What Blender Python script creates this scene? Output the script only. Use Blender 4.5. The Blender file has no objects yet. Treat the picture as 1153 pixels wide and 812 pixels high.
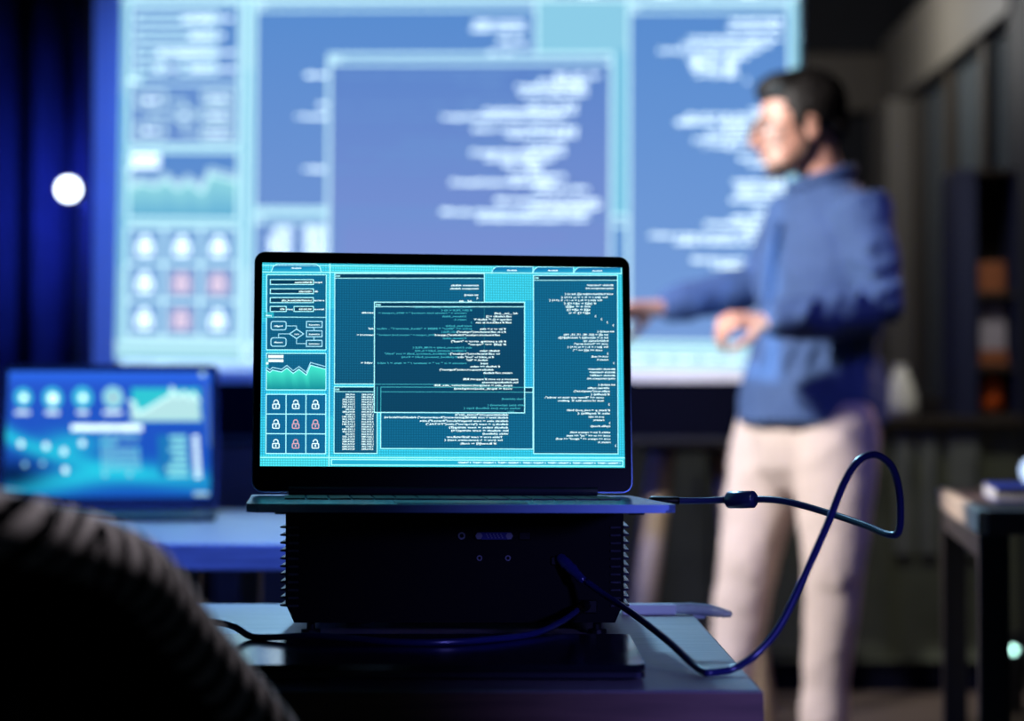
import bpy, bmesh, math, random
from mathutils import Vector, Matrix
import numpy as np
random.seed(7)
PI = math.pi
scene = bpy.context.scene
COL = scene.collection

# ------------------------------------------------------------------ camera
F, CX, CY, HY, CAMZ = 2400.0, 576.5, 406.0, 466.0, 0.885
PITCH = math.atan((HY - CY) / F)
cd = bpy.data.cameras.new('camera')
cam = bpy.data.objects.new('camera', cd); COL.objects.link(cam)
cam.location = (0, 0, CAMZ); cam.rotation_euler = (PI / 2 + PITCH, 0, 0)
cd.sensor_width = 36.0; cd.lens = F * 36.0 / 1153.0
cd.clip_start = 0.05; cd.clip_end = 60
cd.dof.use_dof = True; cd.dof.focus_distance = 1.93; cd.dof.aperture_fstop = 3.6
scene.camera = cam

def at(px, py, Y):
    """world point seen at pixel (px, py) at distance Y in front of the camera"""
    u, v = (px - CX) / F, (CY - py) / F
    c, s = math.cos(PITCH), math.sin(PITCH)
    k = Y / (c - v * s)
    return Vector((u * k, Y, CAMZ + (s + v * c) * k))

# ------------------------------------------------------------------ world, exposure, lights
w = bpy.data.worlds.new('world'); scene.world = w; w.use_nodes = True
w.node_tree.nodes['Background'].inputs[0].default_value = (0.10, 0.16, 0.5, 1)
w.node_tree.nodes['Background'].inputs[1].default_value = 0.008
vs = scene.view_settings
scene.display_settings.display_device = 'sRGB'
vs.view_transform = 'Standard'; vs.look = 'None'; vs.exposure = 0.0; vs.gamma = 1.0; vs.use_curve_mapping = False
try:
    scene.cycles.use_denoising = True
    scene.cycles.sample_clamp_indirect = 3.0
except Exception:
    pass

def spot(name, loc, target, energy, color, size, blend=0.4, radius=0.08):
    l = bpy.data.lights.new(name, 'SPOT'); l.energy = energy; l.color = color
    l.spot_size = math.radians(size); l.spot_blend = blend; l.shadow_soft_size = radius
    o = bpy.data.objects.new(name, l); COL.objects.link(o)
    o.location = loc
    o.rotation_euler = (Vector(target) - Vector(loc)).to_track_quat('-Z', 'Y').to_euler()
    return o
def point(name, loc, energy, color, radius=0.05):
    l = bpy.data.lights.new(name, 'POINT'); l.energy = energy; l.color = color; l.shadow_soft_size = radius
    o = bpy.data.objects.new(name, l); COL.objects.link(o); o.location = loc
    return o
# white ceiling spot on the presenter
spot('presenter_spot', (-1.5, 3.85, 2.4), (0.86, 5.4, 0.93), 620, (1.0, 0.95, 0.92), 34, 0.5, 0.10)
# added cool fill on the plug and the desk's right end
spot('desk_fill_spot', (0.5, 1.0, 1.6), (0.165, 2.18, 0.685), 9, (0.70, 0.85, 1.0), 11, 0.8, 0.05)
# violet fill from the right
spot('violet_spot', (1.5, 4.0, 2.3), (0.8, 5.45, 0.85), 34, (0.26, 0.24, 1.0), 34, 0.8, 0.10)
# cool ceiling spot over the tables
spot('table_spot', (-0.25, 4.9, 2.75), (-0.2, 2.3, 0.65), 330, (0.32, 0.66, 1.0), 58, 0.7, 0.15)
# added spot that brightens the striped chair rim
spot('chair_rim_fill', (0.12, 0.95, 2.0), (-0.185, 1.16, 0.79), 26, (0.92, 0.92, 1.0), 15, 0.8, 0.06)
# added warm spot for the end of the right-hand table
spot('side_table_fill', (-0.6, 3.3, 1.9), (0.80, 3.75, 0.66), 190, (1.0, 0.90, 0.80), 20, 0.7, 0.08)
# blue stage light facing the far table; added low fill for the cables
spot('blue_stage_light', (-0.6, 1.95, 2.1), (-0.55, 3.1, 0.68), 220, (0.05, 0.13, 1.0), 62, 0.8, 0.10)
spot('blue_cable_fill', (0.75, 0.45, 0.99), (0.13, 1.84, 0.655), 44, (0.20, 0.20, 1.0), 21, 0.9, 0.06)
# blue wash on the screen border and the curtain
spot('blue_wash', (-0.45, 4.6, 2.75), (-0.55, 5.9, 1.1), 185, (0.06, 0.17, 1.0), 74, 0.9, 0.10)
# dim passage lamp, added fill over the counter, warm light behind the presenter
point('passage_lamp', (1.15, 8.3, 2.45), 20, (0.95, 0.95, 0.92), 0.12)
spot('counter_fill_spot', (1.2, 6.0, 2.6), (1.2, 6.85, 0.70), 60, (1.0, 0.95, 0.78), 60, 0.8, 0.1)
spot('warm_back_light', (1.7, 6.35, 2.3), (0.85, 5.5, 0.9), 80, (1.0, 0.66, 0.38), 40, 0.6, 0.1)

# ------------------------------------------------------------------ materials
def lin(c):
    return tuple((x / 255 / 12.92) if x / 255 <= 0.04045 else ((x / 255 + 0.055) / 1.055) ** 2.4 for x in c)
def mat(name, rgb, rough=0.6, metal=0.0, var=0.12, scale=40.0, stretch=(1, 1, 1), bump=0.0, spec=0.5):
    m = bpy.data.materials.new(name); m.use_nodes = True
    nt = m.node_tree; b = nt.nodes['Principled BSDF']
    tc = nt.nodes.new('ShaderNodeTexCoord'); mp = nt.nodes.new('ShaderNodeMapping')
    mp.inputs['Scale'].default_value = stretch
    nz = nt.nodes.new('ShaderNodeTexNoise'); nz.inputs['Scale'].default_value = scale; nz.inputs['Detail'].default_value = 5
    rp = nt.nodes.new('ShaderNodeValToRGB')
    c = lin(rgb)
    rp.color_ramp.elements[0].position = 0.3; rp.color_ramp.elements[1].position = 0.7
    rp.color_ramp.elements[0].color = tuple(x * (1 - var) for x in c) + (1,)
    rp.color_ramp.elements[1].color = tuple(min(1, x * (1 + var)) for x in c) + (1,)
    nt.links.new(tc.outputs['Object'], mp.inputs[0]); nt.links.new(mp.outputs[0], nz.inputs['Vector'])
    nt.links.new(nz.outputs[0], rp.inputs[0]); nt.links.new(rp.outputs[0], b.inputs['Base Color'])
    b.inputs['Roughness'].default_value = rough; b.inputs['Metallic'].default_value = metal
    b.inputs['Specular IOR Level'].default_value = spec
    if bump:
        bp = nt.nodes.new('ShaderNodeBump'); bp.inputs['Strength'].default_value = bump; bp.inputs['Distance'].default_value = 0.01
        nt.links.new(nz.outputs[0], bp.inputs['Height']); nt.links.new(bp.outputs[0], b.inputs['Normal'])
    return m
def emat(name, rgb, strength):
    m = bpy.data.materials.new(name); m.use_nodes = True
    nt = m.node_tree; nt.nodes.clear()
    e = nt.nodes.new('ShaderNodeEmission'); o = nt.nodes.new('ShaderNodeOutputMaterial')
    e.inputs[0].default_value = lin(rgb) + (1,); e.inputs[1].default_value = strength
    nt.links.new(e.outputs[0], o.inputs[0]); return m
def display_mat(name, period, depth):
    """lit display: the colours of the picture, with its fine square grid where alpha asks for it"""
    m = bpy.data.materials.new(name); m.use_nodes = True
    nt = m.node_tree; nt.nodes.clear(); N = nt.nodes.new; L = nt.links.new
    at_ = N('ShaderNodeAttribute'); at_.attribute_name = 'Col'
    tc = N('ShaderNodeTexCoord'); sp = N('ShaderNodeSeparateXYZ'); L(tc.outputs['Object'], sp.inputs[0])
    def saw(sock):
        d = N('ShaderNodeMath'); d.operation = 'DIVIDE'; L(sock, d.inputs[0]); d.inputs[1].default_value = period
        f = N('ShaderNodeMath'); f.operation = 'FRACT'; L(d.outputs[0], f.inputs[0])
        g = N('ShaderNodeMath'); g.operation = 'GREATER_THAN'; L(f.outputs[0], g.inputs[0]); g.inputs[1].default_value = 0.62
        return g.outputs[0]
    mx = N('ShaderNodeMath'); mx.operation = 'MAXIMUM'; L(saw(sp.outputs[0]), mx.inputs[0]); L(saw(sp.outputs[2]), mx.inputs[1])
    ml = N('ShaderNodeMath'); ml.operation = 'MULTIPLY'; L(mx.outputs[0], ml.inputs[0]); L(at_.outputs['Alpha'], ml.inputs[1])
    m2 = N('ShaderNodeMath'); m2.operation = 'MULTIPLY'; L(ml.outputs[0], m2.inputs[0]); m2.inputs[1].default_value = depth
    st = N('ShaderNodeMath'); st.operation = 'SUBTRACT'; st.inputs[0].default_value = 1.0; L(m2.outputs[0], st.inputs[1])
    e = N('ShaderNodeEmission'); o = N('ShaderNodeOutputMaterial')
    L(at_.outputs['Color'], e.inputs[0]); L(st.outputs[0], e.inputs[1]); L(e.outputs[0], o.inputs[0])
    return m

M = {}
M['floor'] = mat('floor_boards', (92, 80, 74), 0.45, var=0.25, scale=6, stretch=(1, 8, 1))
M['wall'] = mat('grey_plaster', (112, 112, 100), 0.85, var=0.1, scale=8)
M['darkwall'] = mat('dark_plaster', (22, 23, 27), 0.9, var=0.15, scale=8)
M['ceil'] = mat('ceiling_paint', (60, 60, 62), 0.9)
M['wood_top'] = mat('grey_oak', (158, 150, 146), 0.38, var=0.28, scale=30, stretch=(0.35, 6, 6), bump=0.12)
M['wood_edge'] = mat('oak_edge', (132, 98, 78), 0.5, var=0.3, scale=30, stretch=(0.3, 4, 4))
M['light_wood'] = mat('light_wood', (190, 168, 142), 0.5, var=0.2, scale=20, stretch=(6, 6, 0.4))
M['lit_end_wood'] = mat('lit_end_wood', (225, 205, 190), 0.5, var=0.12, scale=20, stretch=(6, 0.5, 6))
M['shaded_top_wood'] = mat('shaded_top_wood', (92, 76, 78), 0.5, var=0.15, scale=20, stretch=(6, 0.5, 6))
M['black_metal'] = mat('black_steel', (26, 26, 30), 0.4, var=0.1, spec=0.6)
M['black_plastic'] = mat('black_plastic', (9, 9, 11), 0.45, var=0.1, spec=0.25)
M['projector_black'] = mat('projector_black', (5, 5, 6), 0.55, var=0.1, spec=0.1)
M['grille'] = mat('grille_plastic', (44, 44, 54), 0.25, var=0.1, spec=0.8)
M['laptop_metal'] = mat('laptop_aluminium', (150, 188, 224), 0.22, metal=0.4, var=0.05)
M['laptop_dark'] = mat('laptop_dark_metal', (48, 50, 60), 0.35, metal=0.5, var=0.05)
M['bezel'] = mat('bezel_black', (4, 4, 5), 0.4, var=0.05, spec=0.12)
M['key'] = mat('key_black', (10, 10, 12), 0.5, var=0.05)
M['slab'] = mat('glossy_lid', (22, 24, 34), 0.13, metal=0.0, var=0.05, spec=0.9)
M['cable'] = mat('cable_jacket', (34, 40, 98), 0.28, var=0.05, spec=0.9)
M['gold'] = mat('gold_contact', (190, 150, 80), 0.3, metal=1.0)
M['port_metal'] = mat('port_metal', (150, 150, 160), 0.35, metal=0.9, var=0.05)
M['port_blue'] = mat('port_blue', (30, 34, 110), 0.5)
M['fabric_white'] = mat('screen_fabric', (225, 225, 232), 0.9, var=0.02)
M['hem'] = mat('screen_hem', (8, 9, 24), 1.0, spec=0.05)
M['curtain'] = mat('curtain_cloth', (24, 28, 58), 0.85, var=0.15, scale=20)
M['chair_cloth'] = mat('chair_cloth', (7, 7, 9), 0.95, var=0.2, spec=0.05)
M['skin'] = mat('skin', (214, 158, 138), 0.5, var=0.06, scale=30)
M['hair'] = mat('hair', (20, 15, 14), 0.6, var=0.3, scale=80, stretch=(1, 1, 0.2), bump=0.3)
M['beard'] = mat('beard', (74, 52, 42), 0.7, var=0.3, scale=80)
M['shirt'] = mat('blue_cotton', (68, 94, 142), 0.85, var=0.1, scale=60)
M['trousers'] = mat('beige_cotton', (222, 204, 196), 0.85, var=0.05, scale=30)
M['shoe'] = mat('brown_leather', (96, 74, 58), 0.5, var=0.15)
M['glasses'] = mat('glasses_frame', (20, 18, 20), 0.3)
M['eye'] = mat('eye_white', (225, 220, 215), 0.3)
M['cabinet'] = mat('cabinet_paint', (86, 92, 78), 0.7, var=0.15, scale=10)
M['cabinet_door'] = mat('cabinet_door_paint', (112, 118, 116), 0.6, var=0.1, scale=10)
M['shelf_blue'] = mat('shelf_navy', (26, 34, 70), 0.6, var=0.1)
M['post_navy'] = mat('post_navy', (14, 18, 44), 0.7, var=0.1)
M['shelf_dark'] = mat('shelf_dark', (46, 38, 32), 0.6, var=0.1)
M['orange'] = mat('orange_glaze', (225, 95, 35), 0.4, var=0.1)
M['amber'] = mat('amber_card', (140, 80, 50), 0.6, var=0.1)
M['white_obj'] = mat('white_ceramic', (225, 225, 225), 0.5, var=0.05)
M['lilac_obj'] = mat('lilac_card', (160, 155, 175), 0.6, var=0.05)
M['blue_cover'] = mat('blue_cover', (40, 70, 190), 0.35, var=0.1)
M['paper'] = mat('paper', (225, 228, 240), 0.7, var=0.03)
M['stool_seat'] = mat('stool_seat', (18, 18, 20), 0.6)
M['housing'] = mat('lamp_housing', (20, 20, 26), 0.5)
M['lamp'] = emat('blue_white_lamp', (225, 238, 255), 7.0)
M['mint_lamp'] = emat('mint_lamp', (190, 255, 240), 7.0)
M['frame_grey'] = mat('window_frame_paint', (118, 112, 102), 0.6, var=0.08)
M['frame_dark'] = mat('window_frame_dark', (70, 62, 52), 0.6, var=0.08)
def glassmat(name, rgb, rough, alpha):
    m = bpy.data.materials.new(name); m.use_nodes = True
    nt = m.node_tree; nt.nodes.clear(); N = nt.nodes.new
    t = N('ShaderNodeBsdfTransparent'); t.inputs[0].default_value = (0.92, 0.95, 0.97, 1)
    g = N('ShaderNodeBsdfPrincipled'); g.inputs['Base Color'].default_value = lin(rgb) + (1,); g.inputs['Roughness'].default_value = rough
    nz = N('ShaderNodeTexNoise'); nz.inputs['Scale'].default_value = 12
    mr = N('ShaderNodeMapRange'); mr.inputs[3].default_value = alpha * 0.85; mr.inputs[4].default_value = alpha * 1.15
    mx = N('ShaderNodeMixShader'); o = N('ShaderNodeOutputMaterial')
    nt.links.new(nz.outputs[0], mr.inputs[0]); nt.links.new(mr.outputs[0], mx.inputs[0])
    nt.links.new(t.outputs[0], mx.inputs[1]); nt.links.new(g.outputs[0], mx.inputs[2]); nt.links.new(mx.outputs[0], o.inputs[0])
    return m
M['pane'] = glassmat('window_glass', (110, 118, 122), 0.25, 0.55)
M['clear_plastic'] = glassmat('clear_plastic', (215, 222, 232), 0.15, 0.75)
M['lens_glass'] = mat('lens_glass', (20, 22, 40), 0.05, spec=1.0)

# ------------------------------------------------------------------ mesh helpers
def obj(name, bm, m=None, parent=None, smooth=False, autosmooth=None):
    me = bpy.data.meshes.new(name)
    bmesh.ops.recalc_face_normals(bm, faces=bm.faces)
    bm.to_mesh(me); bm.free()
    if m: me.materials.append(m)
    if smooth:
        for p in me.polygons: p.use_smooth = True
    o = bpy.data.objects.new(name, me); COL.objects.link(o)
    if parent: o.parent = parent
    return o
def tag(o, label, cat, group=None):
    o['label'] = label; o['category'] = cat
    if group: o['group'] = group
    return o
def struct(o):
    o['kind'] = 'structure'; return o
def thing(name, label, cat, loc=(0, 0, 0), rot=(0, 0, 0), group=None):
    o = bpy.data.objects.new(name, None); COL.objects.link(o)
    o.empty_display_size = 0.05; o.location = loc; o.rotation_euler = rot
    return tag(o, label, cat, group)
def add_box(bm, x0, x1, y0, y1, z0, z1, bev=0.0, seg=2, mtx=None):
    vs_ = [bm.verts.new((x, y, z)) for x in (x0, x1) for y in (y0, y1) for z in (z0, z1)]
    q = [(0, 1, 3, 2), (4, 6, 7, 5), (0, 4, 5, 1), (2, 3, 7, 6), (0, 2, 6, 4), (1, 5, 7, 3)]
    fs = [bm.faces.new([vs_[i] for i in f]) for f in q]
    if bev > 0:
        es = list({e for f in fs for e in f.edges})
        r = bmesh.ops.bevel(bm, geom=es, offset=bev, segments=seg, profile=0.5, affect='EDGES')
        vs_ = list({v for f in r['faces'] for v in f.verts} | {v for v in vs_ if v.is_valid})
    if mtx is not None:
        bmesh.ops.transform(bm, matrix=mtx, verts=[v for v in vs_ if v.is_valid])
def box(x0, x1, y0, y1, z0, z1, bev=0.0, seg=2):
    bm = bmesh.new(); add_box(bm, x0, x1, y0, y1, z0, z1, bev, seg); return bm
def add_prism(bm, pts, y0, y1, axis='y'):
    """outline in x,z (axis y), x,y (axis z) or y,z (axis x) pulled along the axis"""
    def P(a, b, t): return {'y': (a, t, b), 'z': (a, b, t), 'x': (t, a, b)}[axis]
    A = [bm.verts.new(P(a, b, y0)) for a, b in pts]; B = [bm.verts.new(P(a, b, y1)) for a, b in pts]
    bm.faces.new(A); bm.faces.new(B[::-1])
    n = len(pts)
    for i in range(n): bm.faces.new((A[i], B[i], B[(i + 1) % n], A[(i + 1) % n]))
def rrect(x0, x1, z0, z1, r, n=5):
    out = []
    for cx_, cz_, a0 in ((x1 - r, z1 - r, 0), (x0 + r, z1 - r, 90), (x0 + r, z0 + r, 180), (x1 - r, z0 + r, 270)):
        for k in range(n + 1):
            a = math.radians(a0 + 90 * k / n); out.append((cx_ + r * math.cos(a), cz_ + r * math.sin(a)))
    return out
def frame_axes(t, hint):
    t = t.normalized(); s = t.cross(hint)
    if s.length < 1e-4: s = t.cross(Vector((0.3, 1, 0.2)))
    s.normalize(); return s, s.cross(t).normalized()
def add_tube(bm, pts, radii, n=12, hint=Vector((0, 0, 1)), cap=True, round_caps=False, uv=None):
    """swept tube; radii: number, list of numbers, or list of (side, other) pairs"""
    pts = [Vector(p) for p in pts]; k = len(pts)
    if not isinstance(radii, (list, tuple)): radii = [radii] * k
    radii = [(r, r) if not isinstance(r, (list, tuple)) else r for r in radii]
    P = list(pts); R = list(radii)
    if round_caps:
        t0 = (pts[0] - pts[1]).normalized(); t1 = (pts[-1] - pts[-2]).normalized()
        pre, post = [], []
        for a in (75, 50, 25):
            c, s = math.cos(math.radians(a)), math.sin(math.radians(a))
            pre.append((pts[0] + t0 * s * min(radii[0]), (radii[0][0] * c, radii[0][1] * c)))
            post.insert(0, (pts[-1] + t1 * s * min(radii[-1]), (radii[-1][0] * c, radii[-1][1] * c)))
        P = [p for p, _ in pre] + P + [p for p, _ in post]; R = [r for _, r in pre] + R + [r for _, r in post]
    rings = []; ps = None
    for i, p in enumerate(P):
        t = (P[min(i + 1, len(P) - 1)] - P[max(i - 1, 0)])
        if ps is None: s, u = frame_axes(t, hint)
        else:
            tn = t.normalized(); s = ps - tn * ps.dot(tn); s.normalize(); u = s.cross(tn).normalized()
        ps = s
        rings.append([bm.verts.new(p + s * (R[i][0] * math.cos(2 * PI * j / n)) + u * (R[i][1] * math.sin(2 * PI * j / n))) for j in range(n)])
    for i in range(len(rings) - 1):
        for j in range(n):
            f = bm.faces.new((rings[i][j], rings[i][(j + 1) % n], rings[i + 1][(j + 1) % n], rings[i + 1][j]))
            if uv is not None:
                L = (i, i, i + 1, i + 1); J = (j, j + 1, j + 1, j)
                for q, lp in enumerate(f.loops): lp[uv].uv = (L[q] / (len(rings) - 1), J[q] / n)
    if cap: bm.faces.new(rings[0][::-1]); bm.faces.new(rings[-1])
    return rings
def tube(pts, radii, n=12, **k):
    bm = bmesh.new(); add_tube(bm, pts, radii, n, **k); return bm
def smooth_path(pts, n=8):
    """Catmull-Rom through the points"""
    pts = [Vector(p) for p in pts]; P = [2 * pts[0] - pts[1]] + pts + [2 * pts[-1] - pts[-2]]; out = []
    for i in range(1, len(P) - 2):
        a, b, c, d = P[i - 1:i + 3]
        for k in range(n):
            t = k / n
            out.append(0.5 * ((2 * b) + (c - a) * t + (2 * a - 5 * b + 4 * c - d) * t * t + (3 * b - a - 3 * c + d) * t ** 3))
    out.append(pts[-1]); return out
def add_ell(bm, c, r, rotm=None, seg=20):
    mtx = Matrix.Translation(Vector(c)) @ (rotm.to_4x4() if rotm else Matrix.Identity(4)) @ Matrix.Diagonal((r[0], r[1], r[2], 1))
    bmesh.ops.create_uvsphere(bm, u_segments=seg, v_segments=seg // 2 + 2, radius=1, matrix=mtx)
def remeshed(name, bm, voxel, m, parent=None, smooth_it=4, disp=None):
    """union of the shapes in bm as one continuous skin"""
    me = bpy.data.meshes.new(name); bm.to_mesh(me); bm.free()
    o = bpy.data.objects.new(name, me); COL.objects.link(o)
    r = o.modifiers.new('r', 'REMESH'); r.mode = 'VOXEL'; r.voxel_size = voxel; r.use_smooth_shade = True
    s = o.modifiers.new('s', 'SMOOTH'); s.factor = 0.5; s.iterations = smooth_it
    if disp:
        t = bpy.data.textures.new(name + '_folds', 'CLOUDS'); t.noise_scale = disp[1]; t.noise_depth = 2
        d = o.modifiers.new('d', 'DISPLACE'); d.texture = t; d.strength = disp[0]; d.mid_level = 0.5
    dg = bpy.context.evaluated_depsgraph_get()
    new = bpy.data.meshes.new_from_object(o.evaluated_get(dg))
    o.modifiers.clear(); o.data = new; bpy.data.meshes.remove(me)
    new.name = name; new.materials.clear(); new.materials.append(m)
    for p in new.polygons: p.use_smooth = True
    if parent: o.parent = parent
    return o

# ------------------------------------------------------------------ what the displays show
_text = {}
def glyphs(s, off=0.02):
    k = (s, off)
    if k not in _text:
        cu = bpy.data.curves.new('t', 'FONT'); cu.body = s; cu.resolution_u = 1; cu.offset = off
        o = bpy.data.objects.new('t', cu); COL.objects.link(o)
        dg = bpy.context.evaluated_depsgraph_get(); me = o.evaluated_get(dg).to_mesh()
        V = np.array([v.co[:2] for v in me.vertices]) if len(me.vertices) else np.zeros((0, 2))
        Fc = [tuple(p.vertices) for p in me.polygons]
        if len(V):
            lo, hi = V[:, 0].min(), V[:, 0].max()
            V[:, 0] = (V[:, 0] - lo) / max(hi - lo, 1e-6)
        bpy.data.objects.remove(o); bpy.data.curves.remove(cu)
        _text[k] = (V, Fc)
    return _text[k]
class Disp:
    """picture authored in its own 2-D frame, laid out as coloured faces on a screen W x H (local x, z)"""
    def __init__(self, W, H, rect, eps):
        self.W, self.H, self.rect, self.eps = W, H, rect, eps; self.v = []; self.f = []; self.c = []; self.layer = 0; self.lw = 1.0
    def put(self, pts, faces, cols):
        b = len(self.v); z = -self.eps * self.layer
        for x, y in pts:
            s, t = self.rect(x, y); s = min(1, max(0, s)); t = min(1, max(0, t))
            self.v.append(((s - 0.5) * self.W, z, (0.5 - t) * self.H))
        self.c += cols; self.f += [tuple(i + b for i in f) for f in faces]
    def poly(self, pts, col, grid=0.0, cols=None):
        cc = cols or [col] * len(pts)
        self.put(pts, [tuple(range(len(pts)))], [tuple(c) + (grid,) for c in cc])
    def rectf(self, x0, y0, x1, y1, col, grid=0.0, col2=None):
        self.poly([(x0, y0), (x1, y0), (x1, y1), (x0, y1)], col, grid, cols=[col, col, col2, col2] if col2 else None)
    def line(self, pts, wd, col, closed=False):
        n = len(pts)
        for i in range(n if closed else n - 1):
            (ax, ay), (bx, by) = pts[i], pts[(i + 1) % n]
            dx, dy = bx - ax, by - ay; L = math.hypot(dx, dy) or 1; dx, dy = dx / L * wd * self.lw / 2, dy / L * wd * self.lw / 2
            self.poly([(ax - dx + dy, ay - dy - dx), (bx + dx + dy, by + dy - dx), (bx + dx - dy, by + dy + dx), (ax - dx - dy, ay - dy + dx)], col)
    def frame(self, x0, y0, x1, y1, wd, col):
        self.line([(x0, y0), (x1, y0), (x1, y1), (x0, y1)], wd, col, True)
    def text(self, s, x0, x1, y, h, col, mirror=True, off=0.02):
        V, Fc = glyphs(s, off)
        if not len(V): return
        pts = [((x1 - (x1 - x0) * a) if mirror else (x0 + (x1 - x0) * a), y + h * 0.36 - b * h) for a, b in V]
        self.put(pts, Fc, [tuple(col) + (0.0,)] * len(pts))
    def disc(self, x, y, rx, ry, col, n=20):
        self.poly([(x + rx * math.cos(2 * PI * k / n), y + ry * math.sin(2 * PI * k / n)) for k in range(n)], col)
    def build(self, name, m, parent):
        me = bpy.data.meshes.new(name); me.from_pydata(self.v, [], self.f); me.update()
        a = me.color_attributes.new('Col', 'FLOAT_COLOR', 'POINT')
        a.data.foreach_set('color', np.array(self.c, dtype=np.float32).ravel())
        me.materials.append(m)
        o = bpy.data.objects.new(name, me); COL.objects.link(o); o.parent = parent
        return o

def rect_main(x, y):
    s = (x - 293) / 408
    for _ in range(2):
        t = (y - (297 + 6 * s)) / (229 - 6 * s)
        s = (x - (293 - 1.5 * t)) / (408 + 4 * t)
    return s, t

def R3(items):   # lines read off the right-hand code window
    return [(590 + a / 6.5, 590 + b / 6.5, 295 + y / 6.5, s) for y, a, b, s in items]
def R4(items): return [(590 + a / 6.25, 590 + b / 6.25, 400 + y / 6.25, s) for y, a, b, s in items]
def R2(items): return [(410 + a / 6.068, 410 + b / 6.068, 330 + y / 6.068, s) for y, a, b, s in items]
def R5(items): return [(410 + a / 6.068, 410 + b / 6.068, 430 + y / 6.068, s) for y, a, b, s in items]
RIGHT = R3([(181, 455, 655, '#include <iostream>'), (204, 445, 655, 'using namespace std;'),
    (246, 292, 655, 'void bubbleSort(int a[], int n) {'), (270, 265, 612, 'for (int i = 0; i < n; i++) {'),
    (292, 175, 570, 'for (int j = 0; j < n - i - 1; j++) {'), (315, 285, 525, 'if (a[j] > a[j+1]) {'),
    (338, 295, 482, 'int t = a[j];'), (361, 303, 482, 'a[j] = a[j+1];'), (384, 320, 482, 'a[j+1] = t;'),
    (408, 515, 525, '}'), (430, 560, 570, '}'), (453, 603, 613, '}'), (475, 648, 658, '}'),
    (520, 533, 658, 'int main() {'), (543, 280, 615, 'int a[] = {25, 45, 17, 35, 10};'),
    (565, 240, 615, 'int n = sizeof(a) / sizeof(a[0]);'), (588, 428, 615, 'bubbleSort(a, n);'),
    (610, 358, 615, 'cout << "Sorted array";'), (633, 310, 615, 'for (int i = 0; i < n; i++) {'),
    (656, 350, 572, 'cout << a[i] << " ";'), (680, 606, 615, '}'), (702, 487, 615, 'cout << endl;'),
    (725, 527, 615, 'return 0;'), (748, 652, 660, '}')]) + R4([
    (106, 445, 640, '#include <fstream>'), (128, 455, 640, '#include <iostream>'), (150, 458, 640, '#include <cstdlib>'),
    (172, 437, 640, 'using namespace std;'), (215, 518, 640, 'int main() {'), (238, 440, 600, 'ofstream myfile;'),
    (260, 340, 600, 'myfile.open("example.txt");'), (282, 465, 600, 'if (myfile) {'),
    (304, 135, 560, 'cout << "Enter any text to write";'), (326, 228, 560, 'text of notes like %  getline;'), (350, 590, 600, '}'),
    (392, 292, 603, 'if (text_p = not_you) built'), (414, 370, 603, 'else if (myfile) {'), (437, 447, 560, 'you to say;'),
    (460, 480, 560, 'return;'), (480, 595, 603, '}'), (502, 460, 603, 'myfile.close();'), (545, 315, 605, 'while 5 int = square built'),
    (568, 290, 605, 'cout << w << " sq" << text'), (590, 213, 605, 'cout << square << " signed" << endl;'), (613, 513, 605, 'return 0;'), (636, 637, 647, '}')])
BACKW = [(505, 536.3, 323, 'namespace default;'), (504, 536.3, 326.7, 'namespace default;'), (520, 536, 333.9, 'int main()'),
    (534, 536, 337.4, '{'), (510.5, 529, 340.8, 'def __init__'), (406, 419, 354, 'password'), (412, 418, 372, 'def'),
    (399, 419, 379, 'password ='), (403.5, 417, 410.5, 'valid ='), (404, 409, 354, 'is')]
DIM = R2([(107, 330, 720, 'void_transport(self, to_file)'), (129, 510, 722, 'if (SU_FILE = is) {'), (148, 80, 683, 'remote = " remote host received " = 4096_request = '),
    (171, 517, 683, 'SUnknown_default'), (193, 598, 683, 'return 0;'), (213, 713, 722, '}'), (236, 540, 722, 'void fast_build;'),
    (255, 65, 720, 'print >> "filter" * MEM + "sized_answer1" , other'), (277, 512, 620, 'if (SU_FILE) {'), (298, 70, 470, '4096_request = " remote host received "'),
    (321, 520, 683, 'SUnknown_default'), (384, 315, 722, 'else (Unknown_built) = SUM_FILE {'), (405, 330, 683, 'if (defined_memory_build = is_try)'),
    (426, 122, 570, 'if (defined_memory_built = not "built"'), (448, 237, 620, 'if (defined_memory_build = from)'), (490, 75, 683, 'remote = is " or " = answer / " = data = / valid')]) + R5([
    (124, 925, 1090, 'break (deleted)'), (166, 830, 1090, 'while (size) (ephemeral) {'), (187, 665, 1055, 'unless open (not defined) keys {'), (210, 965, 1012, 'if (1) {')])
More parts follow.
